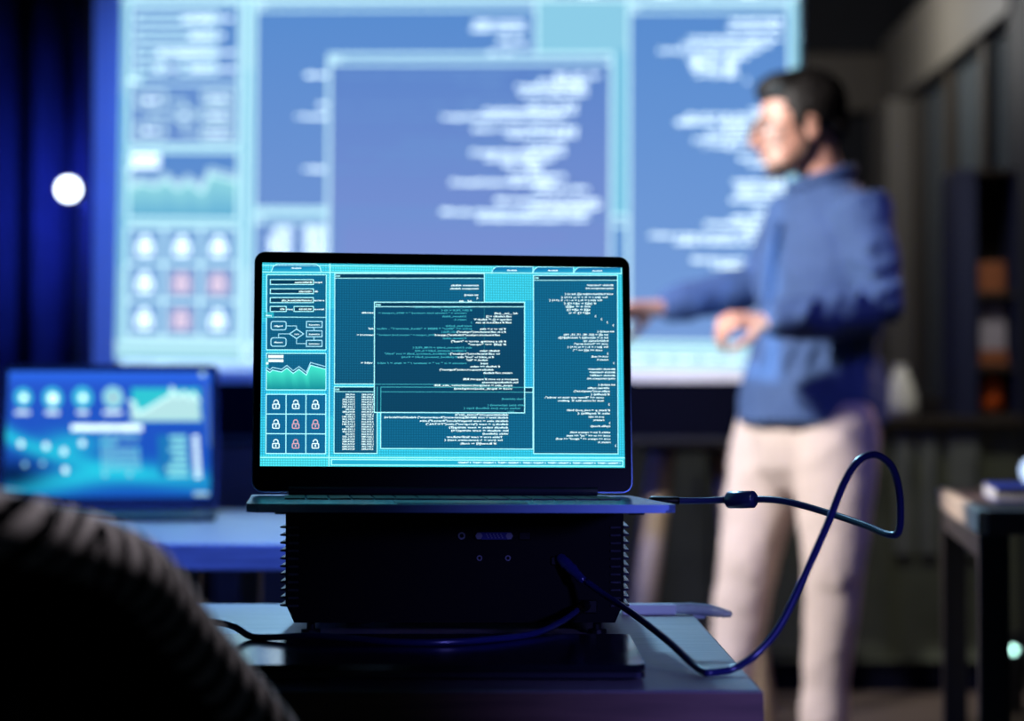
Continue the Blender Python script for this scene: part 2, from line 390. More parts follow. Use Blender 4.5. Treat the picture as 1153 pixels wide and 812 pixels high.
MID = R2([(150, 875, 1038, 'def __init__(self)'), (171, 820, 995, 'self.defaults = []'), (192, 735, 995, 'self.args = []; /* default */'), (213, 748, 995, 'self if self.host is set'),
    (256, 775, 955, 'if (is or a > size'), (277, 617, 955, 'if s in self.transform("replace")'), (298, 467, 915, 'self.transform.replace("defaultset").append'),
    (341, 577, 957, 'if (is a parsing, error = "read")'), (362, 695, 957, 'if (all) == "open"'), (405, 775, 915, 'default: value'),
    (426, 570, 915, 'to self.transform("replace")'), (448, 622, 872, 'if is_valid to "not" else'), (469, 682, 832, 'default = "list"'), (491, 782, 832, 'send'),
    (512, 710, 915, 'if default == value'), (534, 498, 872, 'defaults.transport.value("fragment")'), (555, 800, 1000, 'return self.default'),
    (598, 657, 1040, 'support a to sort if support RIR'), (619, 790, 1040, 'list.defaultarguments'), (640, 460, 1000, 'input_size = transport.constructor_size_RIR'), (662, 597, 1000, 'void = input_size(complete)')]) + R5([
    (231, 605, 973, 'default(transport("format_size"))'), (250, 120, 973, 'default sizes = new IMAGE(parameters("Requirements").defaultSizeValueSet)'),
    (273, 362, 973, 'default size = new ImageValues("framed").size'), (295, 405, 973, 'default p = new ("progress").size("TOTAL")'),
    (317, 562, 973, 'default value = new string(5)'), (338, 577, 973, 'list default = new string(10)'), (359, 793, 973, 'while (defined)'),
    (381, 548, 933, 'Table row = new listDataRow'), (402, 533, 933, 'for (row = 1; parameters; next) {'), (425, 640, 890, 'if Row[f] = null;')])

def dashboard(d, pal, lw=1.0, grid=1.0, toff=0.03):
    c = pal; d.lw = lw; up = lambda: setattr(d, 'layer', d.layer + 1)
    d.rectf(280, 280, 720, 540, c['bg'], grid, c['bg2']); up()
    # soft tone of the ground between the windows
    d.rectf(369, 300, 720, 308, c['bgtop'], grid); d.rectf(280, 514, 720, 530, c['bgtop'], grid)
    d.rectf(590, 340, 599, 440, c['bg3'], grid); d.rectf(364, 350, 373, 470, c['bg3'], grid); d.rectf(293, 365, 298, 470, c['bg3'], grid); up()
    # tabs
    for x0, x1, y0, y1, rnd in ((303, 359, 298.7, 307.3, 2), (551, 598.5, 301.8, 309.2, 1), (598, 645, 302.2, 309.4, 1), (645, 700, 302.6, 309.8, 1)):
        lft = [(x0, y1), (x0 + 2, y0 + 3), (x0 + 6, y0)]
        rgt = [(x1 - 6, y0), (x1 - 2, y0 + 3), (x1, y1)] if rnd == 2 else [(x1, y0), (x1, y1)]
        d.poly(lft + rgt, c['tab'], 0, cols=[c['tab2']] + [c['tab']] * (len(lft + rgt) - 2) + [c['tab2']]); up()
        d.line(lft + rgt, 0.7, c['line'])
        d.text('default', (x0 + x1) / 2 - 6, (x0 + x1) / 2 + 6, (y0 + y1) / 2 + 0.3, 2.2, c['text'], off=toff)
    d.line([(288, 307.8), (720, 309.8)], 0.8, c['line']); d.line([(368.6, 290), (368.2, 532)], 0.9, c['line'])
    d.line([(280, 516.4), (720, 515.2)], 0.8, c['line']); d.line([(280, 300), (720, 302)], 0.6, c['line'])
    d.frame(371, 518.3, 701, 524.2, 0.7, c['line']); d.rectf(372, 519, 700, 523.6, c['tab2']); up()
    d.text('1 THREAD / PRINT  4 THREAD / PRINT  2 THREAD / PRINT  6 THREAD / PRINT  1 THREAD / PRINT  3 THREAD / PRINT  5 THREAD', 513, 698, 521, 2.6, c['text'], off=toff)
    # left column: settings and flow chart
    d.rectf(298, 311, 364.5, 396, c['panel'], grid * 0.6, c['panel2']); up()
    d.frame(298, 311, 364.5, 396, 0.8, c['line']); d.line([(298, 359), (364.5, 359.3)], 0.6, c['line'])
    d.rectf(295, 353.5, 306, 360, c['tag']); up(); d.text('path', 297, 303.5, 357, 2.4, c['text'], off=toff)
    for x0, x1, y0, y1, t0, s, l0, l1, ls in ((302, 350.2, 316.5, 322, 329, 'lib/x86/release', 351, 360, 'input'), (302, 350.2, 327, 332.4, 333.5, '/Git/rel/x', 351, 355.5, 'dir'),
            (302, 350.2, 337, 342.6, 314.5, 'Include/Public/shared_utils', 351, 362.5, 'sources'), (302, 319.8, 347, 352.7, 313, '4096', 320.5, 327, 'port'), (328.6, 350.2, 347, 352.7, 334, '00:00:00', 351, 362.5, 'timeout')):
        d.rectf(x0, y0, x1, y1, c['dark']); up(); d.frame(x0, y0, x1, y1, 0.8, c['line'])
        d.text(s, t0, x1 - 1.8, (y0 + y1) / 2 + 0.2, 3.0, c['text'], off=toff); d.text(ls, l0, l1, (y0 + y1) / 2 + 0.2, 2.6, c['text'], off=toff)
    for y0, y1, s in ((364, 373.5, 'begin'), (382.5, 392, 'result')):
        d.poly(rrect(303, 319.8, y0, y1, 2.4, 3), c['panel2']); up(); d.line(rrect(303, 319.8, y0, y1, 2.4, 3), 0.9, c['line2'], True); d.text(s, 306.5, 316, (y0 + y1) / 2 + 0.2, 2.6, c['text'], off=toff)
    d.line([(331.5, 372.6), (339.3, 378), (331.5, 383.4), (323.7, 378)], 1.0, c['line2'], True); d.text('not', 329, 334, 378.2, 2.4, c['text'], off=toff)
    d.line([(320, 369), (331.5, 369), (331.5, 372.6)], 0.7, c['line2']); d.line([(323.7, 378), (311.5, 378), (311.5, 382.5)], 0.7, c['line2']); d.line([(331.5, 383.4), (331.5, 389), (342.6, 389)], 0.7, c['line2'])
    for y0, y1 in ((364, 370.6), (374.5, 381.3), (385.3, 392.2)):
        d.frame(342.6, y0, 360, y1, 0.9, c['line2']); d.text('command', 345.5, 357.5, (y0 + y1) / 2 + 0.3, 2.5, c['text'], off=toff)
    d.line([(351, 370.6), (351, 374.5)], 0.8, c['line2']); d.line([(351, 381.3), (351, 385.3)], 0.8, c['line2'])
    # graph
    d.rectf(298, 400, 364.5, 441, c['panel'], grid * 0.6, c['panel2']); up()
    G = [(45, 210), (65, 225), (80, 210), (135, 222), (167, 198), (205, 230), (240, 205), (285, 240), (310, 180), (395, 205)]
    g = [(290 + a / 5.414, 380 + b / 5.414) for a, b in G]
    g[0] = (298, g[0][1]); g[-1] = (364.5, g[-1][1])
    for (ax, ay), (bx, by) in zip(g[:-1], g[1:]):
        d.poly([(ax, ay), (bx, by), (bx, 441), (ax, 441)], None, 0, cols=[c['mint'], c['mint'], c['mint2'], c['mint2']])
    up(); d.line(g, 0.8, c['line']); d.line([(x, y - 3) for x, y in g], 0.8, c['line2'])
    d.rectf(296, 405, 300.5, 416, c['tag']); d.rectf(300, 402, 317, 405.2, c['text']); d.rectf(300, 406.8, 317, 409.8, c['text']); d.disc(299, 411.2, 1.6, 1.6, c['text'], 8)
    d.frame(298, 400, 364.5, 441, 0.8, c['line'])
    # padlocks
    d.rectf(298, 446, 364.5, 512, c['lockbg'], grid * 0.6); up(); d.frame(298, 446, 364.5, 512, 0.9, c['line'])
    for k in (1, 2):
        d.line([(298 + 22.17 * k, 446), (298 + 22.17 * k, 512)], 0.9, c['line']); d.line([(298, 446 + 22 * k), (364.5, 446 + 22 * k)], 0.9, c['line'])
    for r in range(3):
        for q in range(3):
            x, y = 309 + 22 * q, 457.5 + 22 * r
            red = (r, q) in ((1, 1), (1, 2), (2, 1)); k = c['red'] if red else c['text']
            if red and c.get('redbg'): d.rectf(x - 7, y - 7, x + 7, y + 7, c['redbg'])
            up()
            d.line(rrect(x - 3.6, x + 3.6, y - 0.6, y + 4.4, 1, 2), 1.0, k, True)
            arc = [(x + 2.4 * math.cos(math.radians(a)), y - 2.6 - 2.4 * math.sin(math.radians(a))) for a in range(0, 181, 20)]
            d.line(([(x + 2.4, y - 0.6)] + arc + ([(x - 2.4, y - 0.6)] if red else [])), 1.0, k); d.rectf(x - 0.7, y + 0.6, x + 0.7, y + 3, k)
    # windows
    def win(x0, y0, x1, y1, col, col2, bar, ln, wd=0.8):
        up(); d.rectf(x0, y0, x1, y1, col, grid * 0.85, col2); up(); d.rectf(x0 + 1, y0 + 1, x1 - 1, y0 + 5, bar); up()
        d.frame(x0, y0, x1, y1, wd, ln); d.line([(x0, y0 + 5.4), (x1, y0 + 5.4)], 0.6, ln); d.text('001', x0 + 1.2, x0 + 6, y0 + 2.8, 3.2, ln, off=toff)
    win(374, 309.7, 543, 434.3, c['panel'], c['panel2'], c['dark'], c['line'])
    win(373.8, 437.5, 422, 511.5, c['panel2'], c['panel2'], c['dark'], c['line'])
    for k in range(23):
        for x0, x1 in ((383, 397), (404.6, 418)):
            z = 3.5 if k in (0, 1, 6, 8, 13, 16) and x0 < 400 else 0
            d.text(random.choice(['1.203.481', '4,096,882', '7.331.205', '0,518,664']), x0 + z, x1, 446 + k * 2.76, 2.5, c['text'], off=toff)
    win(426, 437.7, 598.3, 506, c['panel'], c['panel'], c['dark'], c['line'])
    win(599, 312, 695.5, 511, c['panel'], c['panel3'], c['dark'], c['line'])
    for x0, x1, y, s in BACKW: d.text(s, x0, x1, y, 2.7, c['text'], off=toff)
    up(); d.rectf(418.7, 342.3, 588.7, 466, c['glass'], grid * 0.35, c['glass2']); up(); d.rectf(419.5, 343, 588, 347, c['dark']); up()
    d.line([(426, 437.7), (588.7, 437.7)], 0.7, c['dim']); d.line([(426, 443), (588.7, 443)], 0.6, c['dim']); d.line([(426, 437.7), (426, 466)], 0.7, c['dim']); d.line([(422, 437.7), (422, 466)], 0.7, c['dim'])
    d.line([(543, 347), (543, 434)], 0.5, c['dim2']); d.line([(418.7, 434.5), (543, 434.5)], 0.6, c['dim'])
    for x0, x1, y, s in DIM: d.text(s, x0, x1, y, 2.6, c['dim'], off=toff)
    up()
    d.frame(418.7, 342.3, 588.7, 466, 0.9, c['line']); d.line([(418.7, 347.4), (588.7, 347.4)], 0.7, c['line']); d.text('002', 420, 426, 345.2, 3.2, c['line'], off=toff)
    for x0, x1, y, s in MID + RIGHT: d.text(s, x0, x1, y, 2.75, c['text'], off=toff)
def k_(c, s=1.0): return tuple(x * s for x in lin(c))
PAL = dict(bg=k_((62, 208, 234), 1.3), bg2=k_((52, 200, 232), 1.3), bg3=k_((46, 182, 226), 1.3), bgtop=k_((76, 224, 240), 1.3), tab=k_((20, 120, 180)), tab2=k_((40, 180, 215)), line=k_((170, 250, 255), 1.4), line2=k_((165, 232, 250), 1.25),
    text=k_((225, 255, 255), 1.35), panel=k_((20, 106, 146), 1.15), panel2=k_((20, 94, 130), 1.15), panel3=k_((18, 104, 142), 1.15), dark=k_((10, 60, 90)), tag=k_((40, 180, 200)), mint=k_((70, 238, 212)), mint2=k_((18, 140, 155)),
    lockbg=k_((22, 116, 166)), red=k_((232, 176, 186), 1.1), glass=k_((14, 76, 112)), glass2=k_((16, 72, 104)), dim=k_((70, 190, 205)), dim2=k_((40, 130, 150)))
PALP = dict(bg=k_((140, 205, 232)), bg2=k_((150, 210, 235)), bg3=k_((120, 195, 228)), bgtop=k_((170, 225, 240)), tab=k_((120, 170, 215)), tab2=k_((140, 190, 225)), line=k_((200, 242, 250), 1.35), line2=k_((190, 230, 245), 1.1),
    text=k_((226, 250, 255), 2.1), panel=k_((88, 140, 208)), panel2=k_((110, 148, 212)), panel3=k_((120, 158, 218)), dark=k_((104, 156, 212)), tag=k_((160, 220, 240)), mint=k_((150, 222, 232)), mint2=k_((96, 172, 214)),
    lockbg=k_((112, 160, 216)), red=k_((226, 206, 224), 1.3), redbg=k_((160, 164, 212)), glass=k_((92, 134, 204)), glass2=k_((122, 146, 212)), dim=k_((108, 150, 212)), dim2=k_((100, 150, 212)))

# ------------------------------------------------------------------ room shell
XR = 1.78          # right wall plane
struct(obj('floor', box(-3.2, 2.4, -1.6, 10.2, -0.1, 0.0), M['floor']))
struct(obj('ceiling', box(-3.2, 2.4, -1.6, 10.2, 2.85, 2.95), M['ceil']))
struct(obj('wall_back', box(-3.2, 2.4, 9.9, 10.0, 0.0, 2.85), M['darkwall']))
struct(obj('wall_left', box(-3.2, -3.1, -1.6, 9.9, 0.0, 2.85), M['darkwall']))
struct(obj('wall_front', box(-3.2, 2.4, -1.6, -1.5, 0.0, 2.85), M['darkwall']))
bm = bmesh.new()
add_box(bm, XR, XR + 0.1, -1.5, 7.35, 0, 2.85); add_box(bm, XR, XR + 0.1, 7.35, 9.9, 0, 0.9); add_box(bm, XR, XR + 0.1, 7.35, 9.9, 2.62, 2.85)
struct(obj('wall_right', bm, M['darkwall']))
struct(obj('baseboard_back', box(-3.1, 1.76, 9.88, 9.9, 0, 0.1), M['hem']))
# header beam round the far corner, and the grey corner post
struct(obj('trim_1', box(XR - 0.06, XR + 0.12, 7.35, 9.9, 2.28, 2.62, 0.01), M['frame_grey']))
struct(obj('trim_2', box(1.3, XR - 0.06, 9.8, 9.9, 2.28, 2.55, 0.01), M['frame_dark']))
struct(obj('trim_3', box(XR - 0.12, XR, 9.4, 9.9, 0, 2.28, 0.01), M['frame_grey']))
struct(obj('trim_4', box(XR - 0.05, XR, 6.6, 7.4, 0, 2.85, 0.005), M['post_navy']))
wn = struct(bpy.data.objects.new('window_1', None)); COL.objects.link(wn)
bm = bmesh.new()
for y in (7.42, 7.95, 8.6, 9.3): add_box(bm, XR - 0.02, XR + 0.06, y - 0.05, y + 0.05, 0.9, 2.28, 0.005)
add_box(bm, XR - 0.02, XR + 0.06, 7.36, 9.4, 0.88, 0.96, 0.005)
obj('window_frame', bm, M['frame_dark'], wn)
for y0, y1 in ((7.47, 7.90), (8.0, 8.55), (8.65, 9.25)):
    obj('window_pane', box(XR + 0.015, XR + 0.022, y0, y1, 0.95, 2.28), M['pane'], wn)
struct(obj('wall_passage', box(2.3, 2.36, 7.0, 9.9, 0, 2.85), M['wall']))

# ------------------------------------------------------------------ projection screen
YS = 5.9
ps = thing('projection_screen', 'large lit projection screen showing blue code windows, behind the standing man', 'screen', (0, YS, 0))
pl, pb, prx, pt_ = at(104, 430, YS), None, at(906, 430, YS), at(500, -45, YS)
obj('fabric', box(pl.x, prx.x, 0.0, 0.004, pl.z, pt_.z), M['fabric_white'], ps)
bmr = tube([(pl.x - 0.06, 0.03, pt_.z + 0.05), (prx.x + 0.06, 0.03, pt_.z + 0.05)], 0.06, 20)
obj('roller_case', bmr, M['housing'], ps, smooth=False)
h0 = at(104, 492, YS)
obj('hem', box(pl.x, prx.x, -0.002, 0.012, h0.z, pl.z, 0.002), M['hem'], ps)
obj('weight_bar', tube([(pl.x - 0.02, 0.006, h0.z - 0.012), (prx.x + 0.02, 0.006, h0.z - 0.012)], 0.014, 12), M['housing'], ps)
for sx in (pl.x + 0.25, prx.x - 0.25):
    obj('hanger', tube([(sx, 0.03, pt_.z + 0.1), (sx, 0.03, 2.85)], 0.008, 8), M['housing'], ps)
# keystoned picture on the fabric; emissive faces stand in for the projected light
CT = [at(138, -20, YS), at(898, -13, YS), at(903, 416, YS), at(130, 405, YS)]
class Proj(Disp):
    def put(self, pts, faces, cols):
        b = len(self.v); z = -self.eps * self.layer - 0.003
        for x, y in pts:
            s, t = self.rect(x, y); s = min(1, max(0, s)); t = min(1, max(0, t))
            p = (CT[0] * (1 - s) + CT[1] * s) * (1 - t) + (CT[3] * (1 - s) + CT[2] * s) * t
            self.v.append((p.x, z, p.z))
        self.c += cols; self.f += [tuple(i + b for i in f) for f in faces]
dp = Proj(1, 1, rect_main, 0.0004)
dashboard(dp, PALP, lw=1.9, grid=0.0, toff=0.06)
di = dp.build('projected_picture', display_mat('picture_glow', 0.01, 0.0), ps)

# beam of the projector: a rectangle of blue light with a bright frame at its rim
LENS = Vector((0.02, 2.335, 0.745))
def beam():
    l = bpy.data.lights.new('projector_beam', 'SPOT'); l.energy = 440; l.spot_size = math.radians(50); l.spot_blend = 0; l.shadow_soft_size = 0.012
    o = bpy.data.objects.new('projector_beam', l); COL.objects.link(o); o.location = LENS
    mid = (CT[0] + CT[2]) / 2
    o.rotation_euler = (mid - LENS).to_track_quat('-Z', 'Y').to_euler()
    l.use_nodes = True; nt = l.node_tree; nt.nodes.clear(); N = nt.nodes.new; L = nt.links.new
    g = N('ShaderNodeNewGeometry'); sp = N('ShaderNodeSeparateXYZ'); L(g.outputs['Incoming'], sp.inputs[0])
    def mth(op, a, b):
        m = N('ShaderNodeMath'); m.operation = op
        for i, x in enumerate((a, b)):
            if isinstance(x, (int, float)): m.inputs[i].default_value = x
            else: L(x, m.inputs[i])
        return m.outputs[0]
    dy = YS - LENS.y
    u0, u1 = (CT[0].x - LENS.x) / dy, (CT[1].x - LENS.x) / dy
    v0, v1 = (CT[2].z - LENS.z) / dy, (CT[0].z - LENS.z) / dy
    u = mth('DIVIDE', mth('SUBTRACT', mth('DIVIDE', sp.outputs[0], sp.outputs[1]), u0), u1 - u0)
    v = mth('DIVIDE', mth('SUBTRACT', mth('DIVIDE', sp.outputs[2], sp.outputs[1]), v0), v1 - v0)
    inside = mth('MULTIPLY', mth('MULTIPLY', mth('GREATER_THAN', u, 0), mth('LESS_THAN', u, 1)), mth('MULTIPLY', mth('GREATER_THAN', v, 0), mth('LESS_THAN', v, 1)))
    rim = mth('MAXIMUM', mth('GREATER_THAN', u, 0.972), mth('LESS_THAN', v, 0.05))
    nz = N('ShaderNodeTexNoise'); nz.inputs['Scale'].default_value = 1.0; nz.inputs['Detail'].default_value = 2
    cb = N('ShaderNodeCombineXYZ'); L(mth('MULTIPLY', u, 26.0), cb.inputs[0]); L(mth('FLOOR', mth('MULTIPLY', v, 62.0), 0), cb.inputs[1]); L(cb.outputs[0], nz.inputs['Vector'])
    txt = mth('MULTIPLY', mth('GREATER_THAN', nz.outputs[0], 0.56), mth('GREATER_THAN', mth('FRACT', mth('MULTIPLY', v, 62.0), 0), 0.4))
    txt = mth('MULTIPLY', txt, mth('LESS_THAN', u, 0.95))
    br = mth('ADD', 0.22, mth('ADD', mth('MULTIPLY', rim, 1.3), mth('MULTIPLY', txt, 1.4)))
    cr = N('ShaderNodeMix'); cr.data_type = 'RGBA'
    L(rim, cr.inputs['Factor']); cr.inputs['A'].default_value = (0.45, 0.66, 1.0, 1); cr.inputs['B'].default_value = (0.52, 0.82, 1.0, 1)
    e = N('ShaderNodeEmission'); L(cr.outputs['Result'], e.inputs[0]); L(mth('MULTIPLY', br, inside), e.inputs[1])
    oo = N('ShaderNodeOutputLight'); L(e.outputs[0], oo.inputs[0])
beam()

# ------------------------------------------------------------------ curtain on the left, with the blue lamp in front of it
def curtain(name, x0, x1, y, z0, z1, label):
    bm = bmesh.new(); n = int((x1 - x0) / 0.012); fr, bk = [], []
    for i in range(n + 1):
        x = x0 + (x1 - x0) * i / n
        yy = y + 0.03 * math.sin(x * 46) + 0.014 * math.sin(x * 21 + 1)
        fr.append((bm.verts.new((x, yy, z0)), bm.verts.new((x, yy, z1)))); bk.append((bm.verts.new((x, yy + 0.006, z0)), bm.verts.new((x, yy + 0.006, z1))))
    for i in range(n):
        bm.faces.new((fr[i][0], fr[i + 1][0], fr[i + 1][1], fr[i][1])); bm.faces.new((bk[i][0], bk[i][1], bk[i + 1][1], bk[i + 1][0]))
        bm.faces.new((fr[i][0], bk[i][0], bk[i + 1][0], fr[i + 1][0])); bm.faces.new((fr[i][1], fr[i + 1][1], bk[i + 1][1], bk[i][1]))
    for i in (0, n): bm.faces.new((fr[i][0], fr[i][1], bk[i][1], bk[i][0]))
    t = thing(name, label, 'curtain', (0, 0, 0))
    obj('cloth', bm, M['curtain'], t, smooth=True)
    obj('rail', tube([(x0 - 0.05, y, z1 + 0.01), (x1 + 0.05, y, z1 + 0.01)], 0.014, 10), M['housing'], t)
    for xx in (x0 + 0.1, x1 - 0.1): obj('rail_bracket', tube([(xx, y, z1 + 0.02), (xx, y, 2.85)], 0.008, 8), M['housing'], t)
curtain('curtain', -2.7, at(103, 400, 6.25).x, 6.25, 0.01, 2.7, 'dark navy pleated curtain hanging left of the projection screen')
lp = at(77, 213, 5.75)
t = thing('spotlight', 'small bright blue-white spotlight glowing before the navy curtain', 'lamp', lp)
obj('housing', tube([(0, 0.005, 0), (0, 0.06, 0), (0, 0.10, 0)], [0.036, 0.036, 0.022], 20), M['housing'], t)
obj('lens', tube([(0, -0.004, 0), (0, 0.005, 0)], 0.030, 20), M['lamp'], t)
obj('hood', tube([(0, 0.11, 0), (0, 0.115, 0)], 0.012, 12), M['housing'], t)
obj('stand_pole', tube([(0, 0.125, -lp.z + 0.03), (0, 0.125, 0.03)], 0.009, 10), M['housing'], t)
obj('stand_base', tube([(0, 0.125, -lp.z), (0, 0.125, -lp.z + 0.02)], [0.16, 0.15], 24), M['housing'], t)
point('spotlight_glow', lp + Vector((0, 0.19, 0.0)), 18.0, (0.05, 0.10, 1.0), 0.03)  # added light behind the housing; makes the halo on the curtain

# ------------------------------------------------------------------ near table
ZN = 0.678
XN1 = 0.188
t = thing('desk', 'grey oak desk at the front carrying the projector', 'table', (0, 0, 0))
obj('tabletop', box(-0.62, XN1, 1.60, 2.33, ZN - 0.05, ZN, 0.0025), M['wood_top'], t)
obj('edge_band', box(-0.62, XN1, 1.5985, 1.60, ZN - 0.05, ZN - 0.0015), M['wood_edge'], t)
for x in (-0.56, XN1 - 0.09):
    for y in (1.64, 2.23):
        obj('leg', box(x, x + 0.05, y, y + 0.05, 0, ZN - 0.05, 0.002), M['black_metal'], t)
obj('rail', box(-0.51, XN1 - 0.09, 2.24, 2.27, ZN - 0.10, ZN - 0.05, 0.002), M['black_metal'], t)

# closed laptop lying flat under the front of the projector
t = thing('closed_laptop', 'closed glossy dark laptop lying flat on the desk in front of the projector', 'laptop', (-0.062, 1.775, ZN), (0, 0, 0.0))
bm = bmesh.new(); add_prism(bm, rrect(-0.195, 0.165, -0.125, 0.105, 0.006), 0.003, 0.0075, 'z'); obj('base', bm, M['laptop_dark'], t)
bm = bmesh.new(); add_prism(bm, rrect(-0.195, 0.165, -0.125, 0.105, 0.006), 0.0085, 0.0135, 'z')
bmesh.ops.bevel(bm, geom=[e for e in bm.edges if abs(e.verts[0].co.z - e.verts[1].co.z) < 1e-6 and e.verts[0].co.z > 0.013], offset=0.0025, segments=2, affect='EDGES')
obj('lid', bm, M['slab'], t)
obj('hinge', tube([(-0.12, 0.106, 0.0085), (0.12, 0.106, 0.0085)], 0.0035, 10), M['black_plastic'], t)
for x in (-0.14, 0.14):
    for y in (-0.1, 0.085): obj('rubber_foot', tube([(x, y, 0), (x, y, 0.003)], 0.008, 12), M['black_plastic'], t)

# ------------------------------------------------------------------ projector
PX0, PX1, PY0, PY1, PZ0, PZ1 = at(315, 600, 2.0).x, at(709, 600, 2.0).x, 1.995, 2.29, ZN + 0.012, 0.7975
pj = thing('projector', 'black projector with ribbed side vents carrying the open laptop', 'projector', (0, 0, ZN))
ch = 0.010
bm = bmesh.new()
add_prism(bm, [(PX0 + 0.006, PZ1 - ZN - 0.004), (PX0 + 0.010, PZ1 - ZN), (PX1 - 0.010, PZ1 - ZN), (PX1 - 0.006, PZ1 - ZN - 0.004), (PX1 - 0.006, 0.030), (PX1 - 0.014, PZ0 - ZN), (PX0 + 0.014, PZ0 - ZN), (PX0 + 0.006, 0.030)], PY0, PY1)
obj('housing', bm, M['projector_black'], pj)
nf = 11
for side in (0, 1):
    bm = bmesh.new(); x = PX0 + 0.0065 if side == 0 else PX1 - 0.0065; sg = -1 if side == 0 else 1
    for k in range(nf):
        z = 0.028 + k * 0.0073
        for a, b in ((PY0 + 0.004, PY1 - 0.03),):
            add_prism(bm, [(x - sg * 0.004, z - 0.002), (x + sg * 0.0055, z - 0.0010), (x + sg * 0.0064, z), (x + sg * 0.0055, z + 0.0008), (x - sg * 0.004, z + 0.0016)], a, b)
    add_box(bm, min(x - sg * 0.006, x), max(x - sg * 0.006, x), PY0 + 0.006, PY1 - 0.028, 0.027, 0.028 + nf * 0.0073)
    obj('side_vent', bm, M['grille'], pj)
    # rear corner ribs seen on the back face
    bm = bmesh.new()
    for k in range(nf):
        z = 0.028 + k * 0.0073; xx = (PX0 + 0.0085) if side == 0 else (PX1 - 0.0185)
        add_box(bm, xx, xx + 0.010, PY0 - 0.0022, PY0 + 0.002, z - 0.0014, z + 0.0010, 0.0006, 1)
    obj('corner_vent', bm, M['grille'], pj)
for x, y in ((PX0 + 0.028, PY0 + 0.02), (PX1 - 0.030, PY0 + 0.02), (PX0 + 0.05, PY1 - 0.03), (PX1 - 0.05, PY1 - 0.03)):
    bm = bmesh.new(); add_tube(bm, [(x, y, 0.0), (x, y, 0.004)], 0.009, 14); add_tube(bm, [(x, y, 0.004), (x, y, 0.014)], 0.004, 12)
    obj('foot', bm, M['black_plastic'], pj)
def pz(py, Y=2.0): return at(576, py, Y).z - ZN
def pxx(px, Y=2.0): return at(px, 600, Y).x
yb = PY0
def ring(name, px, py, r, m, depth=0.002):
    bm = bmesh.new(); rings = []
    c = Vector((pxx(px), yb, pz(py)))
    for rr, yy in ((r, 0), (r, -depth), (r * 0.62, -depth), (r * 0.55, 0.001)):
        rings.append([bm.verts.new(c + Vector((rr * math.cos(2 * PI * j / 16), yy, rr * math.sin(2 * PI * j / 16)))) for j in range(16)])
    for a, b in zip(rings[:-1], rings[1:]):
        for j in range(16): bm.faces.new((a[j], a[(j + 1) % 16], b[(j + 1) % 16], b[j]))
    bm.faces.new(rings[-1])
    return obj(name, bm, m, pj)
ring('jack', 520, 603, 0.0034, M['port_metal']); ring('jack', 540, 628, 0.0026, M['port_metal']); ring('jack', 572, 628, 0.0026, M['port_metal'])
bm = bmesh.new(); add_prism(bm, [(pxx(540), pz(599)), (pxx(576), pz(599)), (pxx(573.5), pz(607)), (pxx(542.5), pz(607))], yb - 0.004, yb + 0.001)
vg = obj('video_port', bm, M['port_blue'], pj)
for px in (539.5, 573.5):
    bm = bmesh.new(); ring_c = Vector((pxx(px), yb - 0.0045, pz(603)))
    add_tube(bm, [ring_c, ring_c + Vector((0, 0.005, 0))], 0.0034, 6)
    o = obj('port_screw', bm, M['port_metal'], vg)
bm = bmesh.new()
for r in range(3):
    for k in range(5): add_box(bm, pxx(548 + k * 4 + r) - 0.0005, pxx(548 + k * 4 + r) + 0.0005, yb - 0.0045, yb - 0.003, pz(601 + r * 2) - 0.0005, pz(601 + r * 2) + 0.0005)
obj('pins', bm, M['port_metal'], vg)
bm = bmesh.new(); add_box(bm, pxx(584), pxx(598), yb - 0.0016, yb + 0.001, pz(608), pz(598), 0.001, 1); obj('usb_port', bm, M['black_plastic'], pj)
bm = bmesh.new(); add_box(bm, pxx(620), pxx(642), yb - 0.0020, yb + 0.001, pz(636), pz(626), 0.001, 1); obj('display_port', bm, M['black_plastic'], pj)
bm = bmesh.new(); add_box(bm, pxx(650), pxx(672), yb - 0.0025, yb + 0.001, pz(690), pz(675), 0.001, 1); obj('power_socket', bm, M['black_plastic'], pj)
obj('lens_ring', tube([(LENS.x, PY1 - 0.005, LENS.z - ZN), (LENS.x, PY1 + 0.014, LENS.z - ZN)], [0.036, 0.033], 28), M['black_plastic'], pj)
obj('lens', tube([(LENS.x, PY1 + 0.010, LENS.z - ZN), (LENS.x, PY1 + 0.0165, LENS.z - ZN)], [0.028, 0.026], 28), M['lens_glass'], pj)

